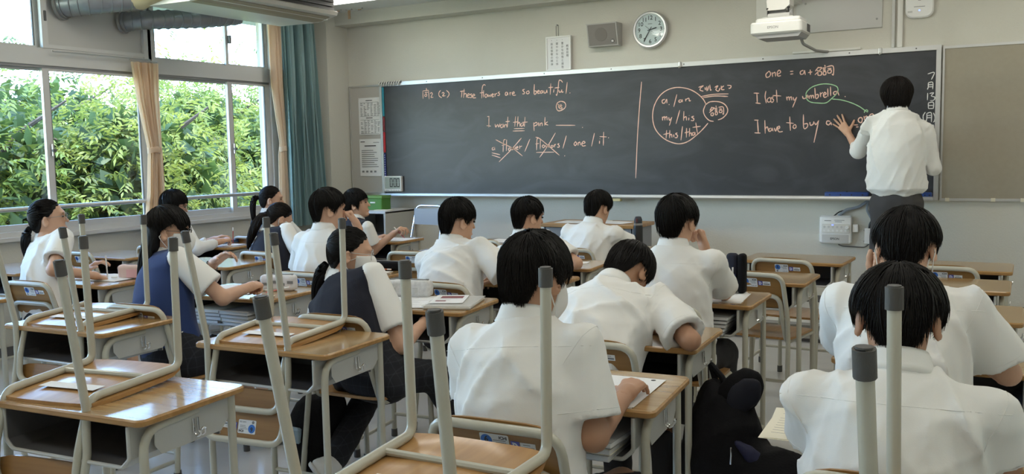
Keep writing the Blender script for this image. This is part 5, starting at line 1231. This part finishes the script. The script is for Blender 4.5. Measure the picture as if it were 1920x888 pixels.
seated('masked girl with glasses and black vest, low ponytail, in front of an upturned chair', (-2.53, 3.13), (-2.718, 3.27, 1.164), -53, 8, -6,
       S(seed=8, hair='tied', tail=([(-.005, -.105, -.06), (-.02, -.130, -.10), (-.035, -.135, -.18), (-.05, -.13, -.26), (-.07, -.12, -.34)], (.018, .028, .032, .026, .008)), vest=NAVY, mask=True, glasses=True, gmat=LGREY, bottom=PLAID, sleeve=.78, srad=(.060, .080), near=True, shoe=WHITE),
       Re=(-2.385, 3.20, .64), R_=(-2.42, 3.42, .70), legs={'R': ((-2.33, 3.36, .47), (-2.20, 3.50, .10), (.3, .95, 0)), 'L': ((-2.68, 3.42, .45), (-2.585, 2.93, .14), (.25, .45, -.85))})
seated('boy in white shirt leaning on his desk, bare right elbow showing', (-2.66, 4.02), (-2.755, 4.25, 1.238), -28, 8, -6,
       S(seed=9, hair='bowl', near=True, face=True, sleeve=.80, srad=(.061, .088), loose=.012, handR=('rest', (-.9, .3, -.05), (.1, 0, 1))), Re=(-2.375, 4.16, .80), R_=(-2.52, 4.32, .785), L_=(-2.85, 4.52, .79), sw=.37)
seated('short-haired boy in white shirt in the middle, half hidden behind a head', (-2.64, 4.90), (-2.744, 5.05, 1.203), -30, 6, -6, S(seed=10, hair='short', sleeve=.80, face=True, loose=.01), Re=(-2.37, 4.96, .80), R_=(-2.52, 5.16, .79))
seated('front-row boy in white shirt writing beside the black bottle', (-2.71, 5.84), (-2.684, 6.00, 1.193), -18, 18, -4, S(seed=11, hair='short', sleeve=.86, loose=.015), Re=(-2.44, 6.02, .80), R_=(-2.58, 6.20, .79), sw=.37)
seated('boy in white shirt with right hand at his chin, second row of the right column', (-1.39, 3.93), (-1.412, 4.05, 1.275), -8, 8, 0,
       S(seed=12, hair='bowl', near=True, sleeve=.84, loose=.012, handR=('fist', (-.25, -.2, .95), (.5, .75, .1))), Re=(-1.235, 4.20, .80), R_=(-1.335, 4.22, 1.0), L_=(-1.55, 4.35, .79), sw=.37)
seated('boy in white shirt slumped forward over his desk', (-1.37, 2.98), (-1.395, 3.40, 1.098), -10, 58, -4,
       S(seed=13, hair='short', near=True, skin=SKINT, sleeve=.86, srad=(.061, .088), loose=.02, bow=-.05, wrinkle=.028), Re=(-1.045, 3.13, .79), R_=(-1.20, 3.32, .785), Le=(-1.66, 3.30, .80), L_=(-1.45, 3.48, .79), sw=.40)
seated('boy in white shirt in the middle foreground, seen from behind', (-1.14, 2.05), (-1.187, 2.22, 1.261), -14, 12, 0,
       S(seed=14, hair='bowl', near=True, locks=1500, rx=.099, mask=True, skin=SKINT, sleeve=.80, srad=(.060, .084), loose=.008), Re=(-.965, 2.11, .735), R_=(-.98, 2.36, .785), Le=(-1.36, 2.18, .77), L_=(-1.30, 2.40, .79), sw=.345)
seated('boy in white shirt wearing a mask, left hand at his cheek, on the right', (-.31, 2.96), (-.330, 3.12, 1.275), 0, 24, 0,
       S(seed=15, hair='short', near=True, locks=1300, rx=.099, mask=True, sleeve=.80, srad=(.063, .092), loose=.022, handL=('fist', (.2, -.1, .95), (-.3, .9, 0))), Le=(-.52, 3.24, .80), L_=(-.435, 3.27, 1.02), Re=(-.035, 3.10, .78), R_=(-.16, 3.32, .785), sw=.37)
seated('boy in white shirt in the right foreground behind two upturned chair legs', (-.235, 2.04), (-.249, 2.22, 1.201), 6, 26, 2,
       S(seed=16, hair='bowl', near=True, locks=1600, rx=.101, skin=SKINT, sleeve=.80, srad=(.060, .082), loose=.012), Le=(-.415, 2.20, .785), L_=(-.34, 2.42, .79), Re=(-.03, 2.18, .785), R_=(-.12, 2.40, .79), sw=.355)

# ---- the teacher, standing on the platform and writing
tM = head_frame(12, 14); thc = A3(-.875, 7.45, 1.843); thip = A3(-.86, 7.42, 1.06); tnb = thc-tM[:, 2]*.120-tM[:, 1]*.028
tJ = dict(hip=thip, nb=tnb, side=unit(A3(1, 0, -.06)), fw=A3(0, 1, 0), hc=thc, M=tM, shL=A3(-1.065, 7.45, 1.625), shR=A3(-.675, 7.45, 1.60), elL=A3(-1.165, 7.62, 1.43), wrL=A3(-1.285, 7.868, 1.575),
          elR=A3(-.615, 7.50, 1.30), wrR=A3(-.80, 7.76, 1.47), hipL=A3(-.95, 7.42, 1.02), hipR=A3(-.77, 7.42, 1.02), knL=A3(-.98, 7.43, .62), knR=A3(-.78, 7.45, .62), anL=A3(-.99, 7.40, .24), anR=A3(-.78, 7.42, .24))
figure('teacher in white shirt and grey trousers writing on the chalkboard, left palm against it', tJ,
       dict(seed=21, base=.156, blouse=True, hair='mop', hairmat=HAIRB, rx=.104, near=True, locks=900, sleeve=1.38, srad=(.064, .08), loose=.022, wrinkle=.036, bottom=GTROUS, waist=.13, hem=-.085, shoe=DGREY, girth=.98,
            handL=('spread', (-.60, .12, .80), (.05, -1, .12)), handR=('pen', (-.3, .8, .5), (.3, -.3, .9))))
# ================================================================== THINGS ON AND AROUND THE DESKS
def root(name, x, y, z, rot, label, cat, group=None): return tag(empty(name, (x, y, z), R(rot)), label, cat, group)
def sheet_pile(x, y, rot, w, h, label, n=1, m=PAPER, name='worksheet', z=DZ, ink=True, cat='paper'):
    b = MB(); rd = random.Random(int(abs(x*1000+y*77)))
    for i in range(n):
        s0 = len(b.v); zz = .0006+i*.0012; b.box((-w/2, -h/2, zz), (w/2, h/2, zz+.0009), m); b.xf(Matrix.Rotation(R(rd.uniform(-5, 5)*(i > 0)), 4, 'Z') @ Matrix.Translation((rd.uniform(-.01, .01)*i, rd.uniform(-.01, .01)*i, 0)), s0)
    if ink:
        for k in range(int(h/.022)-2):
            if rd.random() < .75: b.box((-w*.4, h/2-.03-k*.022, zz+.0009), (-w*.4+w*rd.uniform(.3, .8), h/2-.0285-k*.022, zz+.0011), INKG)
    o = b.build(name, smooth=0); o.location = (x, y, z); o.rotation_euler = (0, 0, R(rot)); return tag(o, label, cat, 'papers on desks')
def notebook(x, y, rot, w, h, label, z=DZ):
    o = root('open_notebook', x, y, z, rot, label, 'notebook', 'papers on desks')
    for s in (-1, 1):
        b = MB(); N = 6; vs = []; fs = []
        for i in range(N+1):
            t = i/N; xx = s*t*w/2; zz = .004+.008*math.sin(math.pi*min(1, t*1.15))*(1-t*.5)
            vs += [(xx, -h/2, zz), (xx, h/2, zz), (xx, -h/2, .001), (xx, h/2, .001)]
        for i in range(N):
            a = 4*i; c = a+4; fs += [(a, c, c+1, a+1), (a+2, a+3, c+3, c+2), (a, a+2, c+2, c), (a+1, c+1, c+3, a+3)]
        b.add(vs, fs, PAPER); pg = b.build('page_block', o, smooth=0)
        b = MB()
        for k in range(7): b.box((s*w*.06 if s > 0 else -w*.42, h*.36-k*h*.1, .0125), (w*.40 if s > 0 else -w*.08, h*.363-k*h*.1, .0127), INKG)
    MB().box((-w/2-.003, -h/2-.003, 0), (w/2+.003, h/2+.003, .0012), DGREY).build('cover', o, smooth=0); return o
def book(x, y, z, rot, w, h, t, m, label, group='books in desk trays'):
    o = root('textbook', x, y, z, rot, label, 'book', group)
    b = MB(); b.box((-w/2, -h/2, 0), (w/2, h/2, .0015), m); b.box((-w/2, -h/2, t-.0015), (w/2, h/2, t), m); b.box((-w/2-.001, -h/2, 0), (-w/2+.001, h/2, t), m); b.build('cover', o, smooth=0)
    MB().box((-w/2+.002, -h/2+.003, .0015), (w/2-.003, h/2-.003, t-.0015), PAPER).build('page_block', o, smooth=0); return o
def pouch(x, y, rot, L, W, Hh, m, label, zipm=MGREY, name='pencil_case', deco=None):
    o = root(name, x, y, DZ, rot, label, 'pencil case', 'pencil cases')
    def fn(P):
        q = np.abs(P-A3(0, 0, Hh/2))-A3(L/2-.018, W/2-.018, Hh/2-.018); d = np.linalg.norm(np.maximum(q, 0), axis=1)+np.minimum(q.max(1), 0)-.018
        return np.maximum(d-folds(P, 3, .004, .06), -P[:, 2])
    nm = NM(); v, f = snet(fn, (-L/2-.02, -W/2-.02, -.01), (L/2+.02, W/2+.02, Hh+.02), .0055); nm.add(v, f); nm.build('case', m, o, (0, 0, 0))
    b = MB(); b.tube([(-L/2+.015, 0, Hh+.002), (0, .003, Hh+.003), (L/2-.015, 0, Hh+.002)], .0035, zipm, 6); b.box((L/2-.03, -.004, Hh+.003), (L/2-.012, .004, Hh+.007), zipm, .001); b.build('zipper', o)
    if deco: deco(o)
    return o
def pen(p, d, L, m, label, r=.0042):
    d = Vector(d).normalized(); o = root('pen', *p, 0, label, 'pen', 'pens in hand')
    MB().tube([Vector((0, 0, 0)), d*.012, d*(L-.01), d*L], [.0008, r*.9, r, r*.8], m, 10).build('barrel', o); MB().tube([d*(L-.03), d*(L-.002)], r*1.12, WHITE, 8).build('cap', o)
# window side
pouch(-4.74, 3.66, 20, .19, .07, .085, mat('pink_pouch', (.72, .55, .50), .8), 'pale pink pencil case on the ponytail girl desk', deco=lambda o: MB().box((-.03, -.0375, .01), (.085, -.036, .06), mat('pink_print', (.75, .45, .48), .7)).build('picture_patch', o, smooth=0))
notebook(-4.90, 3.60, 6, .36, .25, 'open notebook under the hand of the ponytail girl')
o = MB().box((-.018, -.008, 0), (.018, .008, .012), WHITE, .003).build('eraser'); tag(o, 'small white eraser on the ponytail girl notebook', 'eraser'); o.location = (-4.78, 3.55, DZ+.013); o.rotation_euler.z = .5
pen((-4.775, 3.50, .775), (.02, -.05, 1), .14, mat('pen_white', (.75, .75, .76), .3), 'white pen upright in the ponytail girl hand')
fo = root('ring_folder', -6.02, 5.50, DZ, 8, 'blue ring folder on the window desk', 'folder')
for k, zz in enumerate((0, .022)): MB().box((-.15, -.11, zz), (.15, .11, zz+.004), BLUEP if k else DGREY, .002).build('cover', fo)
MB().box((-.145, -.10, .004), (.14, .10, .022), mat('folder_blue', (.10, .22, .45), .5)).build('page_block', fo, smooth=0)
sheet_pile(-5.80, 5.38, 8, .24, .20, 'worksheet under the pencil of the girl by the window', 2)
pen((-5.66, 5.33, .775), (-.15, .2, .9), .14, mat('pen_red', (.35, .05, .04), .4), 'dark red pencil in the hand of the girl by the window')
sheet_pile(-5.78, 6.30, 5, .30, .22, 'white sheet on the frontmost window desk', 2)
bl = pouch(-6.03, 6.32, 5, .18, .06, .06, WHITE, 'white pencil case on the frontmost window desk')
sheet_pile(-4.86, 5.34, 5, .30, .22, 'white sheet under the bowed girl in the navy vest', 2)
sheet_pile(-4.72, 6.24, 4, .36, .25, 'worksheet on the desk of the girl beside the green box', 2)
pen((-4.40, 5.98, .80), (-.55, -.1, .55), .13, mat('pen_pink', (.60, .12, .18), .4), 'pink pen held by the girl beside the green box')
# the girl in the blue vest
notebook(-3.78, 3.54, 10, .38, .24, 'open notebook on the desk of the girl in the blue vest')
pouch(-3.53, 3.64, 14, .20, .075, .085, mat('white_pouch', (.74, .73, .74), .5), 'white patterned pencil pouch on the desk of the girl in the blue vest', deco=lambda o: [MB().box((-.08+.05*k, -.0395, .03+.012*(k % 2)), (-.045+.05*k, -.038, .045+.012*(k % 2)), INKG).build('printed_mark', o, smooth=0) for k in range(4)])
sheet_pile(-3.44, 3.42, 30, .10, .07, 'small notepad beside the hand of the girl in the blue vest', 3, PAPERY, 'notepad')
pen((-3.45, 3.45, .775), (.5, .6, .12), .13, mat('pen_redtip', (.70, .25, .22), .4), 'red-tipped pen in the hand of the girl in the blue vest')
pen((-3.60, 3.52, .772), (.9, .2, .0), .10, mat('pen_grey', (.5, .55, .52), .4), 'grey correction pen lying by the white pencil pouch')
for k in range(4): book(-3.80+.012*k, 3.46, .612+.019*k, 3+2*k, .22, .26, .017, [MGREY, LGREY, DGREY, PAPERY][k], ['lowest', 'second', 'third', 'topmost'][k]+' grey book in the left tray pile of the blue-vest girl desk')
for k in range(4): book(-3.54-.010*k, 3.46, .612+.019*k, -3+2*k, .20, .26, .017, [LGREY, PAPERY, MGREY, LGREY][k], ['lowest', 'second', 'third', 'topmost'][k]+' pale book in the right tray pile of the blue-vest girl desk')
pouch(-3.50, 4.55, 12, .24, .075, .055, BAGB, 'flat black pencil case on the desk of the boy with his hand at his mouth')
sheet_pile(-3.56, 4.36, 8, .34, .24, 'white worksheet in front of the black pencil case', 2)
pen((-3.58, 4.50, .768), (1, .1, 0), .15, mat('pen_orange', (.60, .20, .10), .4), 'orange pen beside the black pencil case')
sheet_pile(-3.68, 6.42, 3, .34, .25, 'sheets left on the front desk below the board centre', 3)
# masked girl
def cats(o):
    for k in range(3): MB().box((-.09+.06*k, -.041, .012), (-.06+.06*k, -.0385, .05), PAPERY if k % 2 else LGREY, .002).build('charm', o)
pouch(-2.73, 3.74, 14, .24, .08, .085, mat('printed_pouch', (.66, .66, .65), .8, vary=.3, vscale=60), 'white printed pencil case with charms on the masked girl desk', deco=cats)
cf = root('clear_file', -2.38, 3.62, DZ, 18, 'thick clear file lying on the masked girl desk', 'file')
MB().box((-.115, -.155, 0), (.115, .155, .016), mat('file_white', (.70, .69, .64), .3), .006).build('file_body', cf); MB().box((-.118, -.158, .016), (.118, .158, .0185), clear_mat('clear_vinyl', (.9, .9, .88), .35), .001).build('vinyl_cover', cf)
sheet_pile(-2.60, 3.60, 22, .26, .34, 'white worksheet on the masked girl desk', 3)
o = sheet_pile(-2.42, 3.64, 24, .16, .24, 'printed leaflet with a red picture on the masked girl clear file', 1, z=DZ+.0195, name='leaflet'); b = MB()
MB().box((-.05, .02, .0017), (.06, .09, .0019), mat('red_picture', (.22, .05, .06), .6)).build('picture', o, smooth=0); MB().box((-.06, -.07, .0017), (-.01, -.04, .0019), mat('red_picture', (.22, .05, .06), .6)).build('picture', o, smooth=0)
sheet_pile(-2.52, 5.32, 10, .12, .10, 'small sheet on the desk behind the front-row boy', 1)
sheet_pile(-2.66, 6.24, 4, .30, .22, 'white sheet under the front-row boy hand', 2)
bo_ = root('drinking_bottle', -2.46, 6.20, DZ, 0, 'tall black drinking bottle on the front-row desk', 'bottle')
MB().lathe([(.030, 0), (.034, .004), (.034, .165), (.031, .175)], BLACK, sides=24).build('flask', bo_); MB().lathe([(.031, .175), (.0325, .178), (.0325, .186), (.030, .19)], MGREY, sides=24).build('collar_ring', bo_)
MB().lathe([(.030, .19), (.029, .215), (.022, .236), (.018, .239), (0, .24)], mat('bottle_lid', (.02, .025, .04), .3), sides=24).build('lid', bo_); MB().box((-.009, -.033, .196), (.009, -.022, .225), mat('lock_red', (.10, .03, .03), .4), .003).build('lid_lock', bo_)
# right column
us = root('standing_pencil_case', -1.245, 4.45, DZ, -4, 'dark navy pencil case standing open on the desk', 'pencil case')
NV = mat('navy_case', (.010, .013, .030), .8, bump=.2, bscale=200)
def half(cx, w, d, h, m, nm_, par):
    def fn(P):
        q = np.abs(P-A3(cx, 0, h/2))-A3(w/2-.02, d/2-.015, h/2-.02); return np.linalg.norm(np.maximum(q, 0), axis=1)+np.minimum(q.max(1), 0)-.017
    nm = NM(); v, f = snet(fn, (cx-w/2-.01, -d/2-.01, -.01), (cx+w/2+.01, d/2+.01, h+.01), .006); nm.add(v, f); return nm.build(nm_, m, par, (0, 0, 0))
half(-.022, .062, .045, .205, NV, 'case_half', us); half(.028, .044, .055, .205, BAGB, 'case_half', us)
MB().box((-.05, -.028, .005), (.004, -.020, .10), mat('blue_pocket', (.02, .035, .12), .8), .003).build('inner_pocket', us)
o = MB().box((-.008, -.004, 0), (.008, .004, .05), mat('lime_marker', (.62, .70, .35), .5), .002).build('marker'); tag(o, 'lime green marker in the standing pencil case', 'marker'); o.location = (-1.280, 4.415, DZ+.085); o.rotation_euler = (0, -.25, 0)
o = MB().box((-.004, -.003, 0), (.004, .003, .05), WHITE, .001).build('pen'); tag(o, 'white pen in the standing pencil case', 'pen'); o.location = (-1.255, 4.415, DZ+.085)
sheet_pile(-1.28, 4.30, 6, .24, .30, 'white sheets on the desk beside the standing pencil case', 3)
for k in range(5): book(-1.38+.008*k, 4.21, .612+.0185*k, 2-k, .34, .25, .016, [DGREY, MGREY, LGREY, DGREY, MGREY][k], ['lowest', 'second', 'third', 'fourth', 'topmost'][k]+' grey book in the tray under the standing pencil case')
sheet_pile(-1.10, 2.47, 12, .24, .34, 'loose sheet stack on the desk in the middle foreground', 1); b = sheet_pile(-1.075, 2.49, 4, .24, .33, 'punched top sheet of the loose stack in the middle foreground', 1, z=DZ+.0018, ink=False)
MB().lathe([(.008, .0016), (.008, .0019), (0, .0019)], INK, (.085, .145, 0), 'z', 12).build('printed_mark', b)
sheet_pile(-1.50, 2.42, 5, .10, .2, 'sheet corner at the far left of the middle foreground desk', 1)
for k in range(3): book(-1.16+.01*k, 2.39, .612+.021*k, 3-2*k, .32, .25, .018, [LGREY, PAPERY, MGREY][k], ['lowest', 'second', 'topmost'][k]+' pale file in the tray of the middle foreground desk')
sheet_pile(-.465, 2.37, 3, .22, .28, 'cream sheet at the left edge of the right foreground desk', 2, PAPERY)
sheet_pile(-.25, 3.40, 0, .26, .3, 'worksheet in front of the masked boy', 2)
# ---- bags
def bag(name, x, y, label, blobs, m=BAGB, res=.011, extra=None):
    o = root(name, x, y, 0, 0, label, 'bag', 'school bags')
    def fn(P):
        d = None
        for c, r_, rz in blobs:
            M_ = np.array(Matrix.Rotation(R(rz), 3, 'Y')); e = ellip(P, c, r_, M_); d = e if d is None else smin(d, e, .05)
        return np.maximum(d-folds(P, 31, .016, .10), .004-P[:, 2])
    pts = np.array([c for c, _, _ in blobs]); rr = max(max(r_) for _, r_, _ in blobs)
    nm = NM(); v, f = snet(fn, np.maximum(pts.min(0)-rr-.03, [-9, -9, -.01]), pts.max(0)+rr+.03, res, .02); nm.add(v, f); nm.build('bag_body', m, o, (0, 0, 0)); return o
bg = bag('duffel_bag', -.93, 3.27, 'large black duffel bag gaping open beside the slumped boy', [((-.02, 0, .30), (.15, .15, .30), 0), ((.16, -.06, .20), (.20, .15, .21), 10), ((-.12, .02, .42), (.06, .10, .20), 15)])
def piece(par, name, c, r_, M_, m, res=.009, lo_=None):
    nm = NM(); v, f = snet(lambda P: ellip(P, c, r_, M_)-folds(P, 8, .008, .08), A3(*c)-max(r_)-.02, A3(*c)+max(r_)+.02, res, .01); nm.add(v, f); return nm.build(name, m, par, (0, 0, 0))
Mf = np.array(Matrix.Rotation(R(35), 3, 'Y') @ Matrix.Rotation(R(20), 3, 'Z'))
fl = piece(bg, 'flap', (.035, -.02, .585), (.075, .045, .105), Mf, BAGB); piece(bg, 'flap_lining', (.055, -.05, .58), (.055, .022, .085), Mf, mat('dark_lining', (.006, .007, .016), .8))
piece(bg, 'lining', (.14, -.112, .355), (.030, .03, .13), np.array(Matrix.Rotation(R(-52), 3, 'Y')), BAGN)
b = MB(); b.tube([(-.10, .06, .66), (-.07, .03, .60), (-.10, -.02, .45), (-.16, -.06, .2), (-.15, -.1, .02)], .012, BAGB, 8, .05); b.tube([(-.10, .06, .66), (-.04, .02, .62), (0, .0, .5)], .012, BAGB, 8, .05); b.build('strap', bg)
b = MB(); s0 = 0; b.box((-.022, -.001, -.012), (.022, 0, .012), WHITE); b.prism([(-.018, -.008), (-.002, -.008), (-.006, .009), (-.012, 0)], -.0015, -.001, INK, 'y')
for k in range(3): b.box((.004, -.0015, -.008+.006*k), (.017, -.001, -.005+.006*k), INK)
b.xf(Matrix.Translation((.205, -.232, .272)) @ Matrix.Rotation(R(14), 4, 'Z') @ Matrix.Rotation(R(-14), 4, 'Y') @ Matrix.Rotation(R(-22), 4, 'X')); b.build('logo_tag', bg, smooth=0)
MB().tube([(.04, -.155, .42), (.042, -.162, .39), (.041, -.163, .36)], .003, CHROME, 6).build('zip_pull', bg)
b8 = bag('backpack', -2.78, 3.04, 'black backpack on the floor under the masked girl chair', [((0, 0, .20), (.13, .12, .21), 0), ((.05, .05, .32), (.08, .08, .12), 20)])
MB().box((-.03, -.128, .22), (.03, -.10, .29), mat('pale_blue_tag', (.30, .40, .48), .6), .008).build('blue_tag', b8)
bag('backpack', -3.90, 3.50, 'black backpack hanging under the desk of the girl in the blue vest', [((0, 0, .30), (.10, .12, .20), 0), ((.02, 0, .14), (.12, .12, .13), 0)])
# ---- teacher's table, cabinet, box, folding chair
tt = root('teacher_table', -3.26, 7.26, .156, 0, 'low grey teacher table with a wooden top in front of the board', 'table')
MB().rbox((0, 0), (.88, .48), .67, .70, .01, EDGEW, .004, 3).build('table_top', tt)
MB().box((-.41, -.21, .03), (.41, -.195, .67), mat('steel_grey', (.24, .25, .27), .5)).build('modesty_panel', tt, smooth=0)
for s in (-1, 1): MB().box((s*.41-.01, -.21, 0), (s*.41+.01, .21, .67), mat('steel_grey', (.24, .25, .27), .5)).build('side_panel', tt, smooth=0)
MB().box((-.14, -.213, .44), (.0, -.21, .50), OFFW, .001).build('name_card', tt)
sheet_pile(-3.45, 7.20, 4, .30, .21, 'left pile of handouts on the teacher table', 4, z=.8565); sheet_pile(-3.10, 7.24, -8, .30, .21, 'right pile of handouts on the teacher table', 3, z=.8565); sheet_pile(-3.30, 7.36, 12, .24, .18, 'cream envelope on the teacher table', 2, PAPERY, 'envelope', z=.8565, ink=False)
cbn = root('open_shelf', -5.95, 7.66, 0, 0, 'low beige open shelf cabinet in the corner', 'cabinet'); CBM = mat('cabinet_beige', (.46, .44, .39), .5)
for s in (-1, 1): MB().box((s*.26-.012, -.26, 0), (s*.26+.012, .26, .90), CBM, .002).build('side_panel', cbn)
MB().box((-.272, -.262, .88), (.272, .262, .91), mat('cabinet_top', (.62, .63, .64), .4), .003).build('top_panel', cbn); MB().box((-.25, .24, 0), (.25, .255, .88), DGREY).build('back_panel', cbn, smooth=0)
for z in (.06, .35, .62): MB().box((-.25, -.25, z), (.25, .24, z+.02), mat('cabinet_shelf', (.35, .37, .40), .5)).build('shelf', cbn, smooth=0)
gb = root('storage_box', -5.93, 7.60, .91, 6, 'green plastic storage box with a lid on the corner cabinet', 'box')
MB().rbox((0, 0), (.22, .18), 0, .12, .012, GREEN, .003, 3).build('box_body', gb); MB().rbox((0, 0), (.235, .195), .12, .148, .014, mat('green_lid', (.13, .28, .06), .45), .004, 3).build('lid', gb); MB().box((-.03, -.094, .07), (.03, -.090, .085), WHITE, .001).build('label_strip', gb)
o = MB().box((-.09, -.04, 0), (.09, .04, .006), PAPERY, .001).build('folded_cloth'); tag(o, 'folded cream cloth on the corner cabinet beside the green box', 'cloth'); o.location = (-5.78, 7.50, .91)
fc = root('folding_chair', -5.06, 7.02, 0, -8, 'folding steel chair with grey back standing before the board corner', 'chair')
rq = .0105
MB().tube([(-.20, -.30, 0), (-.19, .06, .52), (-.185, .16, .66), (-.175, .24, .98), (.175, .24, .98), (.185, .16, .66), (.19, .06, .52), (.20, -.30, 0)][::1], rq, CHROME, 10, .07).build('front_frame', fc)
MB().tube([(-.18, .25, 0), (-.18, -.05, .43), (.18, -.05, .43), (.18, .25, 0)], rq, CHROME, 10, .05).build('rear_frame', fc)
b = MB(); b.loft([[(x, .222+.03*(x/.17)**2*-1+yy, z) for x, z in ((-.165, .80), (.165, .80), (.17, .84), (.165, .955), (-.165, .955), (-.17, .84))] for yy in (0, .016)], mat('chair_grey', (.40, .41, .43), .5)); b.build('backrest', fc)
MB().rbox((0, -.02), (.37, .36), .43, .46, .06, mat('dark_vinyl', (.035, .035, .04), .5), .01, 4).build('seat', fc)
for s in (-1, 1): MB().tube([(s*.188, .10, .56), (s*.192, .02, .45)], .008, ALU, 8).build('hinge_link', fc)
# hair bands on the raised wrist
pb_ = [o for o in COL.objects if o.name.startswith('person') and 'blue knit' in o.get('label', '')][0]
w_ = Vector((-3.775, 3.43, .93)); e_ = Vector((-3.90, 3.39, .80)); dv = (e_-w_).normalized()
for t in (.035, .085):
    c = w_+dv*t-Vector(pb_.location); u = dv.orthogonal().normalized(); v_ = dv.cross(u); rr = .030+.07*t
    MB().tube([c+(u*math.cos(a)+v_*math.sin(a))*rr for a in [2*math.pi*k/24 for k in range(24)]], .0035, INK, 6, closed=True).build('hair_band', pb_)
# ================================================================== TREES OUTSIDE THE WINDOWS
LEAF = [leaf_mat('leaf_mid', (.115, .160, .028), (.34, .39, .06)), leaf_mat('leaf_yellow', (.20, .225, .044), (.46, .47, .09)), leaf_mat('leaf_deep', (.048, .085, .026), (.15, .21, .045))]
BARK = mat('bark', (.10, .075, .055), .9, bump=.4, bscale=30)
def tree(label, cx, cy, cz, rx, ry, rz, nspray, m, seed, size=.17):
    r = np.random.default_rng(seed); t = empty('broadleaf_tree', (cx, cy, -6.2)); tag(t, label, 'tree', 'trees outside the windows')
    b = MB(); b.tube([(0, 0, 0), (.1, .05, 3), (-.05, .1, cz+6.2), (0, 0, cz+6.2+rz*.5)], [.22, .17, .10, .03], BARK, 10); b.build('trunk', t)
    for i in range(9):
        a = 2.4*i; zz = cz+6.2-rz*.7+i*rz*.16; e = (rx*.7*math.cos(a), ry*.7*math.sin(a), zz+rz*.35)
        MB().tube([(0, 0, zz), (e[0]*.5, e[1]*.5, zz+rz*.22), e], [.05, .035, .012], BARK, 6).build('branch', t)
    # pinnate sprays: nine leaflets on one rachis, laid over the crown in clumps
    nc = max(12, nspray//40); d = r.normal(0, 1, (nc, 3)); d /= np.linalg.norm(d, axis=1, keepdims=True); cl = d*(r.uniform(.45, 1., nc)**.5)[:, None]
    k = r.integers(0, nc, nspray); p = cl[k]+r.normal(0, .17, (nspray, 3)); p *= (rx, ry, rz); p[:, 2] += cz+6.2
    out = p-[0, 0, cz+6.2]; out /= np.linalg.norm(out, axis=1, keepdims=True)+1e-9
    dr = out*.7+r.normal(0, .55, (nspray, 3)); dr[:, 2] -= .35; dr /= np.linalg.norm(dr, axis=1, keepdims=True)
    up = np.tile([0, 0, 1.], (nspray, 1))+r.normal(0, .35, (nspray, 3)); sd = np.cross(dr, up); sd /= np.linalg.norm(sd, axis=1, keepdims=True)+1e-9; nn = np.cross(sd, dr)
    L = size*r.uniform(.7, 1.3, nspray); V = []; F = []
    base = 0
    for j in range(7):
        s = j//2*.30+.14 if j < 6 else 1.0; sg = 1 if j % 2 else -1
        a0 = p+dr*(L*s)[:, None]-nn*(.25*L*s*s)[:, None]
        ld = (sd*sg*.8+dr*.62-nn*.35) if j < 6 else dr-nn*.5
        ld = ld+r.normal(0, .12, ld.shape); ld /= np.linalg.norm(ld, axis=1, keepdims=True); ll = L*(.52 if j < 6 else .55)
        w = np.cross(ld, nn); w /= np.linalg.norm(w, axis=1, keepdims=True)+1e-9; ww = ll*.19
        q = np.stack([a0]+[a0+ld*(ll*t)[:, None]+w*(ww*k)[:, None]-nn*(ll*dr_)[:, None] for t, k, dr_ in ((.42, 1, .04), (1., 0, .25), (.42, -1, .04))], 1)
        V.append(q.reshape(-1, 3)); F.append(base+np.arange(nspray*4).reshape(-1, 4)); base += nspray*4
    nm = NM(); nm.add(np.concatenate(V), np.concatenate(F)); fo = nm.build('foliage', m, t, (0, 0, 0), False); fo['kind'] = 'stuff'
    # inner leaves that close the crown, coloured darker to paint in its shade
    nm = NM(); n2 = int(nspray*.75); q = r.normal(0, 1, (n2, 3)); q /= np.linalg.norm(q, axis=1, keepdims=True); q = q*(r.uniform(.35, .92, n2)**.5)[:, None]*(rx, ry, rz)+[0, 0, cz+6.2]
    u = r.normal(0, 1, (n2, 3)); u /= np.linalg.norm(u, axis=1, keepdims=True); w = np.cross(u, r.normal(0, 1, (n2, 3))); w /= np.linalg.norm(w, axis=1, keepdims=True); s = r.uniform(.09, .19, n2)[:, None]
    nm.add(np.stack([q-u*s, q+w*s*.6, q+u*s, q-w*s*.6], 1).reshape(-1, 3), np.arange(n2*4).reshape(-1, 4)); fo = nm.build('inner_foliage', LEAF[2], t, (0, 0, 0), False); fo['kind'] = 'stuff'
tree('broad tree outside filling the left window panes', -11.0, 6.4, -0.27, 1.6, 2.0, 2.65, 5757, LEAF[0], 1)
tree('yellow-green tree outside behind the cream curtain', -10.2, 8.1, -0.12, 1.4, 1.5, 2.45, 5484, LEAF[1], 2)
tree('tall tree outside rising into the upper window', -11.6, 10.3, -0.12, 1.8, 1.7, 2.8, 6306, LEAF[0], 3)
tree('rounded tree outside at the right-hand window pane', -11.2, 12.6, -0.32, 1.9, 1.9, 2.6, 5209, LEAF[1], 4)
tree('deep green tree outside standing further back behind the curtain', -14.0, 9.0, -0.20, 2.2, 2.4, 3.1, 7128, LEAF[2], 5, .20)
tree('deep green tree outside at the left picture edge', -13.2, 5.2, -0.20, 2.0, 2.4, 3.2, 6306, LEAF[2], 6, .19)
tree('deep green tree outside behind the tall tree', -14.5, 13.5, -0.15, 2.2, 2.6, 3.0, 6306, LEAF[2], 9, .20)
tree('low light tree outside close to the left window', -9.3, 5.5, -1.60, 1.1, 1.4, 2.0, 3015, LEAF[1], 7, .16)
tree('low leafy tree outside below the middle window', -9.4, 8.6, -1.50, 1.2, 1.7, 2.0, 3290, LEAF[0], 8, .16)
